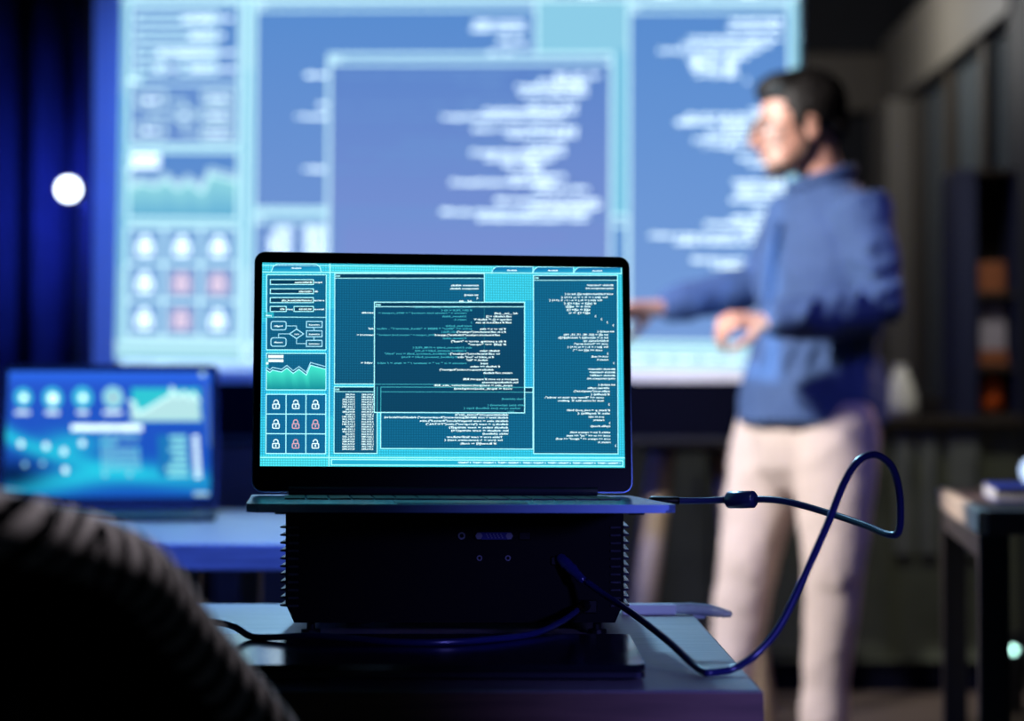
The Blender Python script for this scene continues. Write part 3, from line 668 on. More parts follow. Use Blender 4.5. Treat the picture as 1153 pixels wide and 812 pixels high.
# ------------------------------------------------------------------ open laptops
def laptop(name, label, loc, rot, W, D, tilt, SW, SH, sb, mtop, soff, metal, T=0.007):
    t = thing(name, label, 'laptop', loc, rot)
    bm = bmesh.new(); add_prism(bm, rrect(-W / 2, W / 2, -D, 0.012, 0.010), -T, 0.0, 'z')
    bmesh.ops.bevel(bm, geom=[e for e in bm.edges if abs(e.verts[0].co.z - e.verts[1].co.z) < 1e-6 and e.verts[0].co.z < -T + 1e-5], offset=0.003, segments=2, affect='EDGES')
    base = obj('base', bm, metal, t)
    bm = bmesh.new()
    kw = (W - 0.06) / 15
    for r in range(5):
        for q in range(15):
            if r == 4 and 4 <= q <= 8:
                if q > 4: continue
                add_box(bm, -W / 2 + 0.03 + q * kw + 0.001, -W / 2 + 0.03 + (q + 5) * kw - 0.001, -0.035 - (r + 1) * 0.0178 + 0.001, -0.035 - r * 0.0178 - 0.001, 0, 0.0012)
            else:
                add_box(bm, -W / 2 + 0.03 + q * kw + 0.001, -W / 2 + 0.03 + (q + 1) * kw - 0.001, -0.035 - (r + 1) * 0.0178 + 0.001, -0.035 - r * 0.0178 - 0.001, 0, 0.0012)
    obj('keyboard', bm, M['key'], base)
    obj('touchpad', box(-0.055, 0.055, -D + 0.012, -D + 0.082, 0.0, 0.0005), M['laptop_dark'], base)
    obj('hinge', tube([(-W * 0.405, 0.002, 0.004), (W * 0.405, 0.002, 0.004)], 0.0045, 12), M['laptop_dark'], t)
    lid = bpy.data.objects.new('lid', None); COL.objects.link(lid); lid.parent = t
    lid.rotation_euler = (-tilt, 0, 0)
    lid.location = (0, 0.0, 0.001)
    H = sb + SH + mtop
    bm = bmesh.new(); add_prism(bm, rrect(-W / 2, W / 2, 0.002, H, 0.010), 0.0016, 0.0065)
    obj('lid_shell', bm, metal, lid)
    bm = bmesh.new(); add_prism(bm, rrect(-W / 2 + 0.0012, W / 2 - 0.0012, 0.003, H - 0.0012, 0.009), 0.0, 0.0016)
    obj('bezel', bm, M['bezel'], lid)
    obj('webcam', tube([(soff, 0.0002, H - mtop * 0.5), (soff, -0.0003, H - mtop * 0.5)], 0.0016, 12), M['lens_glass'], lid)
    for x in (-W / 2 + 0.03, W / 2 - 0.03):
        for y in (-D + 0.03, -0.02): obj('rubber_foot', tube([(x, y, -T - 0.0025), (x, y, -T)], 0.007, 12), M['black_plastic'], t)
    return t, lid
lt, lid = laptop('laptop', 'open dark laptop in focus with cyan code windows, standing on the projector', (-0.064, 2.01, CAMZ - 0.077), (-0.007, 0.007, 0.103), 0.36, 0.234, 0.12, 0.345, 0.194, 0.026, 0.011, 0.0, M['laptop_metal'])
d1 = Disp(0.345, 0.194, rect_main, 0.00003)
dashboard(d1, PAL)
o = d1.build('display', display_mat('display_light', 0.00236, 0.42), lid)
o.location = (0, -0.0004, 0.026 + 0.097)

# ------------------------------------------------------------------ far table with the second laptop
ZF = 0.7055
t = thing('table', 'long wooden table behind the desk carrying the smaller laptop', 'table')
obj('tabletop', box(-1.75, -0.17, 2.95, 3.98, ZF - 0.038, ZF, 0.003), M['wood_top'], t)
for x in (-0.485, -1.55):
    for y in (3.06, 3.80): obj('leg', box(x, x + 0.035, y, y + 0.05, 0, ZF - 0.038, 0.002), M['frame_grey'], t)
    obj('leg_rail', box(x + 0.003, x + 0.032, 3.11, 3.80, 0.06, 0.10, 0.002), M['frame_grey'], t)
hp = Vector(((121 - CX) * 3.76 / F, 3.76, ZF + 0.0095))
lt2, lid2 = laptop('laptop', 'smaller blurred laptop with blue dashboard wallpaper, on the table at the left', hp, (0, 0, 0.12), 0.385, 0.25, 0.33, 0.360, 0.237, 0.022, 0.014, 0.0, M['laptop_dark'])
lt2.name = 'laptop'
def rect_two(x, y):
    t = (y - 92) / 592; return (x - (62 - 46 * t)) / 1020, t
d2 = Disp(0.360, 0.237, rect_two, 0.0002)
def wall2(s, t):
    b = np.array(lin((40, 88, 205))) * (1 - t) + np.array(lin((22, 84, 190))) * t
    top = math.exp(-((t) / 0.08) ** 2); b = b + top * np.array(lin((30, 90, 190))) * 0.5
    cy = np.array(lin((40, 205, 235)))
    w1 = math.exp(-((t - (0.50 + 0.55 * s ** 0.8 * (1 - 0.3 * s))) / 0.065) ** 2) * max(0, 1 - s * 0.95) * 0.9
    w2 = math.exp(-((t - (0.97 - 0.16 * math.sin(s * 2.6))) / 0.085) ** 2) * (0.9 - 0.9 * abs(s - 0.35))
    w3 = math.exp(-((s - 0.32) / 0.13) ** 2 - ((t - 0.58) / 0.09) ** 2) * 0.7
    dk = math.exp(-((s - 0.04) / 0.16) ** 2 - ((t - 0.82) / 0.13) ** 2)
    k = min(1.0, w1 + w2 + w3)
    b = b * (1 - k) + cy * k
    return tuple(b * (1 - 0.85 * dk))
nx, ny = 64, 40
pts, cols, fcs = [], [], []
for j in range(ny + 1):
    for i in range(nx + 1):
        s, t_ = i / nx, j / ny
        pts.append((s, t_)); cols.append(wall2(s, t_) + (0.0,))
for j in range(ny):
    for i in range(nx): a = j * (nx + 1) + i; fcs.append((a, a + 1, a + nx + 2, a + nx + 1))
r_ = d2.rect; d2.rect = lambda x, y: (x, y); d2.put(pts, fcs, cols); d2.rect = r_; d2.layer = 1
W_ = k_((226, 255, 255), 1.6); CYN = k_((70, 205, 235)); PALE = k_((190, 235, 245))
for x, y, r, c1, c2, r2 in ((130, 215, 44, CYN, W_, 17), (275, 218, 50, CYN, W_, 24), (425, 215, 50, CYN, W_, 17), (578, 215, 52, k_((150, 225, 240)), k_((190, 190, 200)), 16)):
    d2.layer = 1; d2.disc(x, y, r, r, c1); d2.layer = 2; d2.disc(x + (0 if x > 500 else 2), y + 3, r2, r2, c2)
d2.layer = 2
for x, wd in ((124, 36), (272, 34), (422, 28), (572, 46)): d2.text('LOADING', x - wd, x + wd, 287, 24, W_, off=0.06); d2.rectf(x - wd + 4, 280, x + wd - 4, 294, k_((205, 225, 240)))
d2.rectf(672, 172, 1016, 330, k_((50, 200, 215))); d2.layer = 3
g2 = [(662, 235), (680, 240), (700, 290), (740, 275), (840, 220), (862, 215), (876, 172), (905, 215), (938, 190), (962, 222), (985, 195), (1008, 230), (1014, 326), (662, 326)]
for (ax, ay), (bx, by) in zip(g2[:-2], g2[1:-1]): d2.poly([(ax, ay), (bx, by), (bx, 326), (ax, 326)], k_((185, 232, 236)))
d2.layer = 4; d2.line(g2[:-2], 14, k_((200, 245, 245), 1.3))
d2.text('SYSTEM MONITOR STATUS', 362, 718, 360, 40, W_, off=0.06); d2.rectf(366, 349, 714, 369, W_)
for r in range(6):
    for q in range(7):
        c_ = k_((110, 225, 240)) if (r, q) in ((1, 0), (1, 1), (2, 6)) else k_((130, 215, 238))
        if (r, q) in ((1, 3), (1, 4), (1, 5), (1, 6)): continue
        d2.line([(518 + q * 28 + 9 * math.cos(a * PI / 3 + 0.5), 405 + r * 28 + 9 * math.sin(a * PI / 3 + 0.5)) for a in range(6)], 6.5, c_, True)
d2.rectf(790, 395, 860, 585, k_((30, 120, 190))); d2.layer = 5
for k in range(7): d2.rectf(850 - (0, -12, 6, -15, 0, 28, 18)[k], 396 + k * 29, 935, 396 + k * 29 + 20, k_((140, 230, 240)))
for k in range(8): d2.rectf(966, 398 + k * 26, 996, 398 + k * 26 + 15, W_)
for x, y in ((112, 435), (235, 445), (415, 432), (322, 470), (325, 557)): d2.disc(x, y, 15, 17, k_((215, 248, 252), 1.4), 10)
for x, y in ((128, 530), (215, 525), (520, 577), (642, 577)): d2.disc(x, y, 12, 12, k_((150, 220, 240)), 10)
d2.disc(1035, 106, 13, 13, PALE, 12); d2.rectf(955, 662, 1028, 676, PALE)
for k in range(16): d2.rectf(1047, 165 + k * 18, 1054, 165 + k * 18 + 9, k_((150, 190, 225)))
o = d2.build('display', display_mat('second_display_light', 0.01, 0.0), lid2); o.location = (0, -0.0006, 0.022 + 0.1185)

# ------------------------------------------------------------------ cables
hc = thing('video_cable', 'thick dark blue cable with a ferrite bead, looping from the open laptop to the projector', 'cable')
Zt = ZN + 0.0036
path = [at(752, 564, 1.97), at(790, 564, 1.965), at(834, 562.5, 1.95), at(880, 564, 1.92), at(930, 577, 1.88), at(975, 592, 1.83), at(1000, 602, 1.80), at(1011, 600, 1.79), at(1014, 582, 1.785),
        at(1012, 550, 1.78), at(1003, 524, 1.775), at(985, 512, 1.77), at(966, 520, 1.76), at(950, 545, 1.75), at(932, 590, 1.735), at(905, 650, 1.715), at(878, 705, 1.70), at(850, 738, 1.69), at(826, 753, 1.69), at(808, 760.5, 1.684)]
pe = at(798, 763, 1.68); pe.z = Zt
path += [pe, at(793, 759, 1.686), at(780, 748, 1.71), at(752, 722, 1.78), at(715, 693, 1.87), at(685, 673, 1.93), at(660, 655, 1.965)]
path = [Vector((p.x, p.y, max(p.z, Zt if p.x < XN1 + 0.004 else p.z))) for p in path]
obj('cord', tube(smooth_path(path, 8), 0.0031, 12), M['cable'], hc, smooth=True)
a, b = at(819, 563, 1.957), at(850, 562.5, 1.940)
dv = (b - a)
bm = tube([a, a + dv * 0.06, a + dv * 0.5, b - dv * 0.06, b], [0.0062, 0.0078, 0.0080, 0.0078, 0.0062], 20)
obj('ferrite_bead', bm, M['cable'], hc, smooth=True)
bm = bmesh.new(); add_tube(bm, [at(735, 563.5, 1.972), at(762, 564, 1.97)], [(0.0075, 0.0042), (0.0065, 0.004)], 10, round_caps=True)
obj('connector', bm, M['black_plastic'], hc, smooth=True)
bm = bmesh.new(); p0, p1 = at(632, 630, 1.992), at(655, 652, 1.967)
q = (p1 - p0); add_tube(bm, [p0, p0 + q * .3, p0 + q * .35, p0 + q * .55, p0 + q * .6, p1], [0.0055, 0.0058, 0.0050, 0.0056, 0.0048, 0.0040], 12, round_caps=True)
obj('connector', bm, M['cable'], hc, smooth=True)

sc = thing('power_cable', 'thin dark cable snaking over the closed laptop lid to the projector', 'cable')
zl = ZN + 0.0135 + 0.0031
raw = [(180, 690, 1.86), (235, 699, 1.85), (262, 705, 1.84), (282, 717, 1.83), (305, 721, 1.82), (350, 716, 1.81), (395, 719, 1.80), (440, 729, 1.785), (490, 735, 1.78), (545, 730, 1.80), (600, 716, 1.85), (632, 700, 1.92), (652, 686, 1.975)]
pp = []
for x, y, Y in raw:
    p = at(x, y, Y)
    lim = zl if -0.24 < p.x < 0.11 and 1.645 < Y < 1.885 else ZN + 0.0032
    pp.append(Vector((p.x, p.y, max(p.z, lim))))
obj('cord', tube(smooth_path(pp, 8), 0.0029, 10), M['cable'], sc, smooth=True)
bm = bmesh.new(); add_tube(bm, [at(650, 688, 1.97), at(659, 682, 1.992)], [0.004, 0.0055], 10, round_caps=True); obj('plug', bm, M['black_plastic'], sc, smooth=True)
bm = bmesh.new(); add_tube(bm, [at(647, 689.5, 1.966), at(652, 686, 1.974)], [0.0036, 0.0042], 10); obj('contact_ring', bm, M['gold'], sc, smooth=True)

t = thing('network_plug', 'pale cable plug with clear ribbed tip overhanging the back edge of the desk', 'plug', (0, 0, 0))
Yp = 2.20
a, b = at(700, 684, Yp), at(761, 683, Yp)
zz = ZN + 0.0005
bm = bmesh.new(); add_box(bm, a.x, b.x, Yp - 0.008, Yp + 0.008, zz, zz + 0.011, 0.002, 2); obj('plug_body', bm, M['paper'], t)
c0, c1, c2, c3 = Vector((b.x - 0.002, Yp, zz + 0.006)), Vector((b.x + 0.014, Yp, zz + 0.006)), Vector((b.x + 0.036, Yp - 0.004, zz + 0.0045)), Vector((b.x + 0.054, Yp - 0.006, zz + 0.001))
bm = bmesh.new(); add_tube(bm, [c0, c1, c2, c3], [(0.0075, 0.0055), (0.008, 0.0062), (0.0075, 0.0062), (0.004, 0.0036)], 14, round_caps=True)
obj('clear_boot', bm, M['clear_plastic'], t, smooth=True)
bm = bmesh.new()
for k in range(7):
    p = c1.lerp(c3, k / 7); add_tube(bm, [p + Vector((-0.0006, 0, 0)), p + Vector((0.0006, 0, 0))], [(0.0082 - 0.0004 * k, 0.0064 - 0.0002 * k)] * 2, 14)
obj('boot_rib', bm, M['clear_plastic'], t)
bm = bmesh.new(); add_box(bm, b.x + 0.016, b.x + 0.030, Yp - 0.005, Yp + 0.004, zz - 0.0045, zz + 0.001, 0.0015, 2); obj('clip', bm, M['clear_plastic'], t)

# ------------------------------------------------------------------ chair in the near corner, seen from behind
def stripes_mat():
    m = bpy.data.materials.new('striped_cord'); m.use_nodes = True; nt = m.node_tree; b = nt.nodes['Principled BSDF']; N = nt.nodes.new; L = nt.links.new
    uv = N('ShaderNodeUVMap'); sp = N('ShaderNodeSeparateXYZ'); L(uv.outputs[0], sp.inputs[0])
    def mth(op, a, b_):
        q = N('ShaderNodeMath'); q.operation = op
        for i, x in enumerate((a, b_)):
            if isinstance(x, (int, float)): q.inputs[i].default_value = x
            else: L(x, q.inputs[i])
        return q.outputs[0]
    # the cord is wound one way on each half of the rim
    turn = mth('ABSOLUTE', mth('SUBTRACT', sp.outputs[0], 0.5), 0)
    ph = mth('ADD', mth('MULTIPLY', mth('ABSOLUTE', mth('SUBTRACT', turn, 0.150), 0), 58.0), mth('MULTIPLY', sp.outputs[1], 3.0))
    nz = N('ShaderNodeTexNoise'); nz.inputs['Scale'].default_value = 60
    fr = mth('FRACT', mth('ADD', ph, mth('MULTIPLY', nz.outputs[0], 0.35)), 0)
    rp = N('ShaderNodeValToRGB'); rp.color_ramp.elements[0].position = 0.45; rp.color_ramp.elements[1].position = 0.55
    rp.color_ramp.elements[0].color = lin((14, 14, 18)) + (1,); rp.color_ramp.elements[1].color = lin((205, 192, 192)) + (1,)
    L(fr, rp.inputs[0]); L(rp.outputs[0], b.inputs['Base Color']); b.inputs['Roughness'].default_value = 0.95; b.inputs['Specular IOR Level'].default_value = 0.05
    return m
M['striped'] = stripes_mat()
rim = [at(a, b, 1.28 * c) for a, b, c in ((0, 592, .86), (50, 604, .87), (102, 618, .88), (146, 638, .89), (176, 668, .905), (204, 708, .925), (238, 750, .955), (276, 795, .99), (320, 848, 1.03), (380, 915, 1.08))]
cxc = rim[0].x - 0.20
mid_ = Vector((cxc, 1.085, rim[0].z + 0.026))
half = [mid_, Vector((cxc + 0.105, 1.09, rim[0].z + 0.017))] + rim + [Vector((rim[-1].x + 0.008, 1.47, rim[-1].z - 0.030)), Vector((rim[-1].x + 0.0, 1.55, rim[-1].z - 0.04))]
left = [Vector((2 * cxc - p.x, p.y, p.z)) for p in half[:0:-1]]
rimp = smooth_path(left + half, 6)
t = thing('tub_chair', 'dark blurred chair back with grey striped rim, closest to the camera', 'chair', (0, 0, 0))
bm = bmesh.new(); uvl = bm.loops.layers.uv.new('UVMap')
add_tube(bm, rimp, 0.0185, 18, uv=uvl); obj('rim', bm, M['striped'], t, smooth=True)
bm = bmesh.new(); n = len(rimp); rows = []
for i, p in enumerate(rimp):
    c = Vector((cxc, 1.38, 0)); inw = (c - p); inw.z = 0; inw.normalize(); ring_ = []
    for k in range(9):
        f = k / 8; z = p.z - 0.010 + (0.36 - p.z + 0.010) * f; q = p + inw * (0.004 + 0.09 * f * f) ; ring_.append(Vector((q.x, q.y, z)) + Vector((0, 0, 0)))
    inn = []
    for k in range(9):
        f = k / 8; z = p.z - 0.006 + (0.36 - p.z + 0.006) * f; q = p + inw * (0.035 + 0.09 * f * f); inn.append(Vector((q.x, q.y, z)))
    rows.append([bm.verts.new(v) for v in ring_ + inn[::-1]])
for i in range(n - 1):
    m_ = len(rows[i])
    for k in range(m_): bm.faces.new((rows[i][k], rows[i][(k + 1) % m_], rows[i + 1][(k + 1) % m_], rows[i + 1][k]))
bm.faces.new(rows[0]); bm.faces.new(rows[-1][::-1])
obj('shell', bm, M['chair_cloth'], t, smooth=True)
bm = bmesh.new(); add_prism(bm, [(cxc + 0.22 * math.cos(a), 1.34 + 0.19 * math.sin(a)) for a in [2 * PI * k / 32 for k in range(32)]], 0.30, 0.44, 'z')
bmesh.ops.bevel(bm, geom=[e for e in bm.edges if abs(e.verts[0].co.z - e.verts[1].co.z) < 1e-6], offset=0.02, segments=3, affect='EDGES')
obj('seat', bm, M['chair_cloth'], t, smooth=True)
for sx in (-1, 1):
    for yy, dy in ((1.22, -0.04), (1.46, 0.03)):
        obj('leg', tube([(cxc + sx * 0.14, yy, 0.32), (cxc + sx * 0.19, yy + dy, 0.0)], [0.016, 0.010], 12), M['black_metal'], t, smooth=True)

# ------------------------------------------------------------------ the presenter
YM = 5.45
def mp(px, py, dy=0.0): return at(px, py, YM + dy)
man = thing('person', 'man in blue shirt and pale trousers standing sideways beside the lit screen, hands forward', 'person', (0, 0, 0))
hf = Vector((-0.985, -0.17, -0.16)).normalized(); hl = Vector((0.17, -0.985, 0)).normalized(); hu = hf.cross(hl).normalized()
if hu.z < 0: hu = -hu
HO = mp(899, 145, -0.02); HS = 1.08
def hp_(f, l, u): return HO + (hf * f + hl * l + hu * u) * HS
HR = Matrix((hf, hl, hu)).transposed()
def hell(bm, c, r): add_ell(bm, hp_(*c), (r[0] * HS, r[1] * HS, r[2] * HS), HR, 24)
J = dict(ls=mp(972, 242, -.15), le=mp(990, 346, -.20), lw=mp(868, 362, -.33), rs=mp(893, 243, .16), re=mp(856, 322, .16), rw=mp(748, 346, .06),
         lh=mp(940, 478, -.09), lk=mp(939, 640, -.13), la=mp(926, 820, -.06), rh=mp(878, 478, .08), rk=mp(842, 632, .04), ra=mp(815, 818, .09))
def hand(bm, wr, d, nrm, thumb_sign, curl, scale=1.0):
    d = d.normalized(); nrm = (nrm - d * nrm.dot(d)).normalized(); s = d.cross(nrm) * thumb_sign
    kn = wr + d * 0.085 * scale
    add_tube(bm, [wr - d * 0.02, wr + d * 0.02, wr + d * 0.055, kn], [(0.026, 0.020), (0.030, 0.017), (0.040, 0.016), (0.040, 0.013)], 14, hint=nrm, round_caps=True)
    for k, (off, L) in enumerate(((0.030, 0.92), (0.010, 1.0), (-0.011, 0.95), (-0.031, 0.78))):
        p = kn + s * off; ang = 0; pts = [p - d * 0.012, p]
        for seg, cl in ((0.042, curl[0]), (0.027, curl[1]), (0.021, curl[2])):
            ang += cl; v = d * math.cos(ang) + nrm * math.sin(ang) + s * off * 0.6
            pts.append(pts[-1] + v.normalized() * seg * L * scale)
        add_tube(bm, pts, [0.0095, 0.0095, 0.0088, 0.0080, 0.0068], 10, hint=s, round_caps=True)
    p = wr + d * 0.03 + s * 0.026
    v1 = (d * 0.55 + s * 0.65 + nrm * 0.45).normalized(); v2 = (d * 0.8 + s * 0.15 + nrm * 0.55).normalized()
    add_tube(bm, [p - s * 0.012, p, p + v1 * 0.042, p + v1 * 0.042 + v2 * 0.032, p + v1 * 0.042 + v2 * 0.055], [0.014, 0.014, 0.0115, 0.0098, 0.0078], 10, round_caps=True)
bm = bmesh.new()
# head
hell(bm, (-0.014, 0, 0.040), (0.098, 0.074, 0.084)); hell(bm, (0.020, 0, 0.000), (0.080, 0.066, 0.085)); hell(bm, (0.036, 0, -0.058), (0.056, 0.052, 0.046))
hell(bm, (0.070, 0, -0.084), (0.024, 0.026, 0.020)); hell(bm, (0.030, 0, -0.035), (0.062, 0.062, 0.055)); hell(bm, (0.084, 0, 0.026), (0.018, 0.046, 0.012))
for sg in (-1, 1):
    hell(bm, (0.074, sg * 0.036, -0.016), (0.024, 0.024, 0.020)); hell(bm, (-0.010, sg * 0.076, -0.006), (0.018, 0.008, 0.030)); hell(bm, (-0.004, sg * 0.078, -0.028), (0.009, 0.006, 0.010))
    hell(bm, (0.098, sg * 0.012, -0.026), (0.012, 0.009, 0.009))
add_tube(bm, [hp_(0.094, 0, 0.022), hp_(0.104, 0, 0.002), hp_(0.118, 0, -0.021), hp_(0.098, 0, -0.031)], [0.009, 0.011, 0.0125, 0.010], 12, round_caps=True)
hell(bm, (0.094, 0, -0.050), (0.011, 0.023, 0.0062)); hell(bm, (0.091, 0, -0.060), (0.011, 0.020, 0.0065))
nb = mp(930, 222, -.0)
add_tube(bm, [hp_(-0.030, 0, -0.015), hp_(-0.030, 0, -0.07), nb + Vector((0, 0, 0.02)), nb - Vector((0, 0, 0.10))], [0.060, 0.058, 0.062, 0.075], 18, round_caps=True)
# trunk and limbs under the clothes
chest, waist, pelv = mp(930, 300), mp(918, 400), mp(910, 462)
side = (J['ls'] - J['rs']).normalized()
add_tube(bm, [nb, chest + Vector((0, 0, .09)), chest, waist, pelv, pelv - Vector((0, 0, .06))], [(0.09, .07), (0.155, 0.095), (0.15, 0.11), (0.13, 0.10), (0.14, 0.10), (0.12, 0.09)], 20, hint=Vector((side.y, -side.x, 0)), round_caps=True)
for s_ in 'lr':
    add_tube(bm, [chest + Vector((0, 0, .10)), J[s_ + 's'], J[s_ + 's'].lerp(J[s_ + 'e'], .5), J[s_ + 'e'], J[s_ + 'e'].lerp(J[s_ + 'w'], .4), J[s_ + 'w']], [0.06, 0.052, 0.046, 0.038, 0.038, 0.026], 14, round_caps=True)
    add_tube(bm, [J[s_ + 'h'], J[s_ + 'h'].lerp(J[s_ + 'k'], .5), J[s_ + 'k'], J[s_ + 'k'].lerp(J[s_ + 'a'], .35), J[s_ + 'a'], J[s_ + 'a'] - Vector((0, 0, .03))], [0.085, 0.072, 0.052, 0.052, 0.036, 0.036], 16, round_caps=True)
hand(bm, J['lw'] + (J['lw'] - J['le']).normalized() * 0.01, Vector((-1, -0.25, 0.05)), Vector((0.1, 0.5, -0.9)), 1, (0.75, 0.9, 0.5))
hand(bm, J['rw'] + (J['rw'] - J['re']).normalized() * 0.01, Vector((-1, -0.2, -0.12)), Vector((0.1, -0.5, -0.85)), -1, (0.35, 0.4, 0.3))
body = remeshed('body', bm, 0.0036, M['skin'], man, 3)
# hair and beard
bm = bmesh.new()
hell(bm, (-0.028, 0, 0.052), (0.100, 0.083, 0.092)); hell(bm, (0.022, 0, 0.104), (0.066, 0.062, 0.036)); hell(bm, (0.056, 0, 0.094), (0.032, 0.050, 0.026)); hell(bm, (-0.078, 0, -0.002), (0.042, 0.062, 0.050))
for sg in (-1, 1): hell(bm, (0.008, sg * 0.066, 0.022), (0.022, 0.012, 0.046))
remeshed('hair', bm, 0.006, M['hair'], man, 4, (0.008, 0.02))
bm = bmesh.new()
hell(bm, (0.062, 0, -0.086), (0.032, 0.034, 0.024))
for sg in (-1, 1):
    add_tube(bm, [hp_(0.004, sg * 0.066, -0.025), hp_(0.014, sg * 0.060, -0.060), hp_(0.050, sg * 0.042, -0.082), hp_(0.078, sg * 0.015, -0.088)], [0.010, 0.011, 0.014, 0.018], 10, round_caps=True)
add_tube(bm, [hp_(0.092, -0.024, -0.056), hp_(0.101, 0, -0.043), hp_(0.092, 0.024, -0.056)], [0.006, 0.0065, 0.006], 8, round_caps=True)
remeshed('beard', bm, 0.004, M['beard'], man, 3, (0.004, 0.01))
bm = bmesh.new()
for sg in (-1, 1): add_tube(bm, [hp_(0.102, sg * 0.014, 0.028), hp_(0.098, sg * 0.034, 0.032), hp_(0.084, sg * 0.050, 0.026)], [0.0035, 0.004, 0.003], 8, round_caps=True)
obj('eyebrows', bm, M['hair'], man, smooth=True)
for sg in (-1, 1):
    bm = bmesh.new(); hell(bm, (0.086, sg * 0.031, 0.006), (0.011, 0.013, 0.010)); obj('eye', bm, M['eye'], man, smooth=True)
gl = bpy.data.objects.new('glasses', None); COL.objects.link(gl); gl.parent = man
for sg in (-1, 1):
    bm = bmesh.new(); c = hp_(0.112, sg * 0.033, 0.003)
    loop = [c + (hl * (0.026 * math.cos(a)) + hu * (0.019 * math.sin(a)) - hf * (0.006 * abs(math.cos(a)) if math.cos(a) * sg > 0 else 0)) * HS for a in [2 * PI * k / 20 for k in range(21)]]
    add_tube(bm, loop, 0.0024, 8); obj('lens_rim', bm, M['glasses'], gl, smooth=True)
    obj('temple', tube([hp_(0.108, sg * 0.060, 0.008), hp_(0.06, sg * 0.080, 0.008), hp_(0.0, sg * 0.084, 0.012), hp_(-0.022, sg * 0.084, -0.004)], 0.0024, 8), M['glasses'], gl, smooth=True)
obj('bridge', tube([hp_(0.114, -0.008, 0.010), hp_(0.119, 0, 0.013), hp_(0.114, 0.008, 0.010)], 0.0022, 8), M['glasses'], gl, smooth=True)
# shirt
bm = bmesh.new()
hint = Vector((side.y, -side.x, 0))
tp = [mp(928, 210), mp(932, 232), mp(931, 262), mp(930, 305), mp(922, 360), mp(914, 405), mp(914, 445), mp(914, 476)]
add_tube(bm, tp, [(.085, .080), (.150, .115), (.195, .135), (.200, .160), (.180, .158), (.172, .155), (.192, .180), (.204, .190)], 28, hint=hint, round_caps=False)
for s_, rr in (('l', (.085, .083, .072, .062, .066, .058, .046)), ('r', (.085, .080, .070, .062, .058, .050, .042))):
    S, E_, W_r = J[s_ + 's'], J[s_ + 'e'], J[s_ + 'w']
    add_tube(bm, [tp[2].lerp(S, .55), S, S.lerp(E_, .5), E_, E_.lerp(W_r, .35), E_.lerp(W_r, .7), W_r.lerp(E_, .06)], list(rr), 18, round_caps=True)
add_tube(bm, [mp(955, 400, 0), mp(960, 440, 0), mp(957, 466, 0)], [.075, .095, .09], 16, round_caps=True)
# folds: waist drapes and sleeve creases
fwd = Vector((-0.9, -0.42, 0))
for k in range(7):
    a = -0.9 + k * 0.34; p0 = tp[4] + Vector((math.sin(a) * -0.17 + 0.0, -math.cos(a) * 0.16, 0.02 - 0.012 * k)); p1 = tp[6] + Vector((math.sin(a + .25) * -0.175, -math.cos(a + .25) * 0.172, 0))
    add_tube(bm, [p0, p0.lerp(p1, .5) + Vector((-0.004, -0.006, 0)), p1], [0.006, 0.013, 0.008], 8, round_caps=True)
for f in (0.12, 0.3, 0.5, 0.72):
    p = J['le'].lerp(J['lw'], f); add_tube(bm, [p + Vector((0.02, -0.052, 0.045)), p + Vector((-0.006, -0.062, 0)), p + Vector((-0.03, -0.046, -0.045))], [0.006, 0.012, 0.007], 8, round_caps=True)
for f in (0.35, 0.6, 0.85):
    p = J['ls'].lerp(J['le'], f); add_tube(bm, [p + Vector((-0.06, -0.04, 0.03)), p + Vector((-0.01, -0.076, -0.01)), p + Vector((0.05, -0.05, 0.02))], [0.006, 0.012, 0.007], 8, round_caps=True)
sh = remeshed('shirt', bm, 0.008, M['shirt'], man, 4, (0.022, 0.09))
bm = bmesh.new()
ring_ = []
cc = mp(926, 207, 0)
for k in range(25):
    a = 2 * PI * k / 24; ring_.append(cc + Vector((0.078 * math.cos(a), 0.078 * math.sin(a), 0.006 + 0.022 * math.cos(a))))
add_tube(bm, ring_, [(0.010, 0.022)] * 25, 10, hint=Vector((0, 0, 1)), cap=True); obj('collar', bm, M['shirt'], sh, smooth=True)
bm = bmesh.new(); add_tube(bm, [mp(876, 250, -.06), mp(866, 300, -.08), mp(862, 360, -.07), mp(858, 420, -.07), mp(852, 470, -.08)], [(0.014, 0.006)] * 5, 8, hint=Vector((0.4, -1, 0))); obj('placket', bm, M['shirt'], sh, smooth=True)
# trousers
bm = bmesh.new()
add_tube(bm, [mp(910, 462), mp(910, 480), mp(908, 502)], [(.150, .140), (.160, .150), (.156, .148)], 24, hint=hint, round_caps=True)
for s_, off in (('l', 0), ('r', 0)):
    Hh, K, A = J[s_ + 'h'], J[s_ + 'k'], J[s_ + 'a']
    K2 = K
    add_tube(bm, [Hh, Hh.lerp(K, .3), Hh.lerp(K, .65), K, K.lerp(A, .3), K.lerp(A, .7), A + Vector((0, 0, 0.01))], [.112, .110, .094, .078, .070, .059, .057], 22, round_caps=True)
    for f, r in ((.80, .062), (.88, .065), (.95, .064)):
        p = K.lerp(A, f); add_tube(bm, [p + Vector((0, 0, -.008)), p + Vector((0.004, 0, .008))], [r, r * .96], 20, round_caps=True)
    for dz in (-0.03, 0.0, 0.035):
        p = K + Vector((0, -0.05, dz)); add_tube(bm, [p + Vector((-0.05, 0.01, 0.02)), p + Vector((0, -0.022, -0.004)), p + Vector((0.045, 0, 0.012))], [0.006, 0.011, 0.006], 8, round_caps=True)
remeshed('trousers', bm, 0.008, M['trousers'], man, 5, (0.012, 0.09))
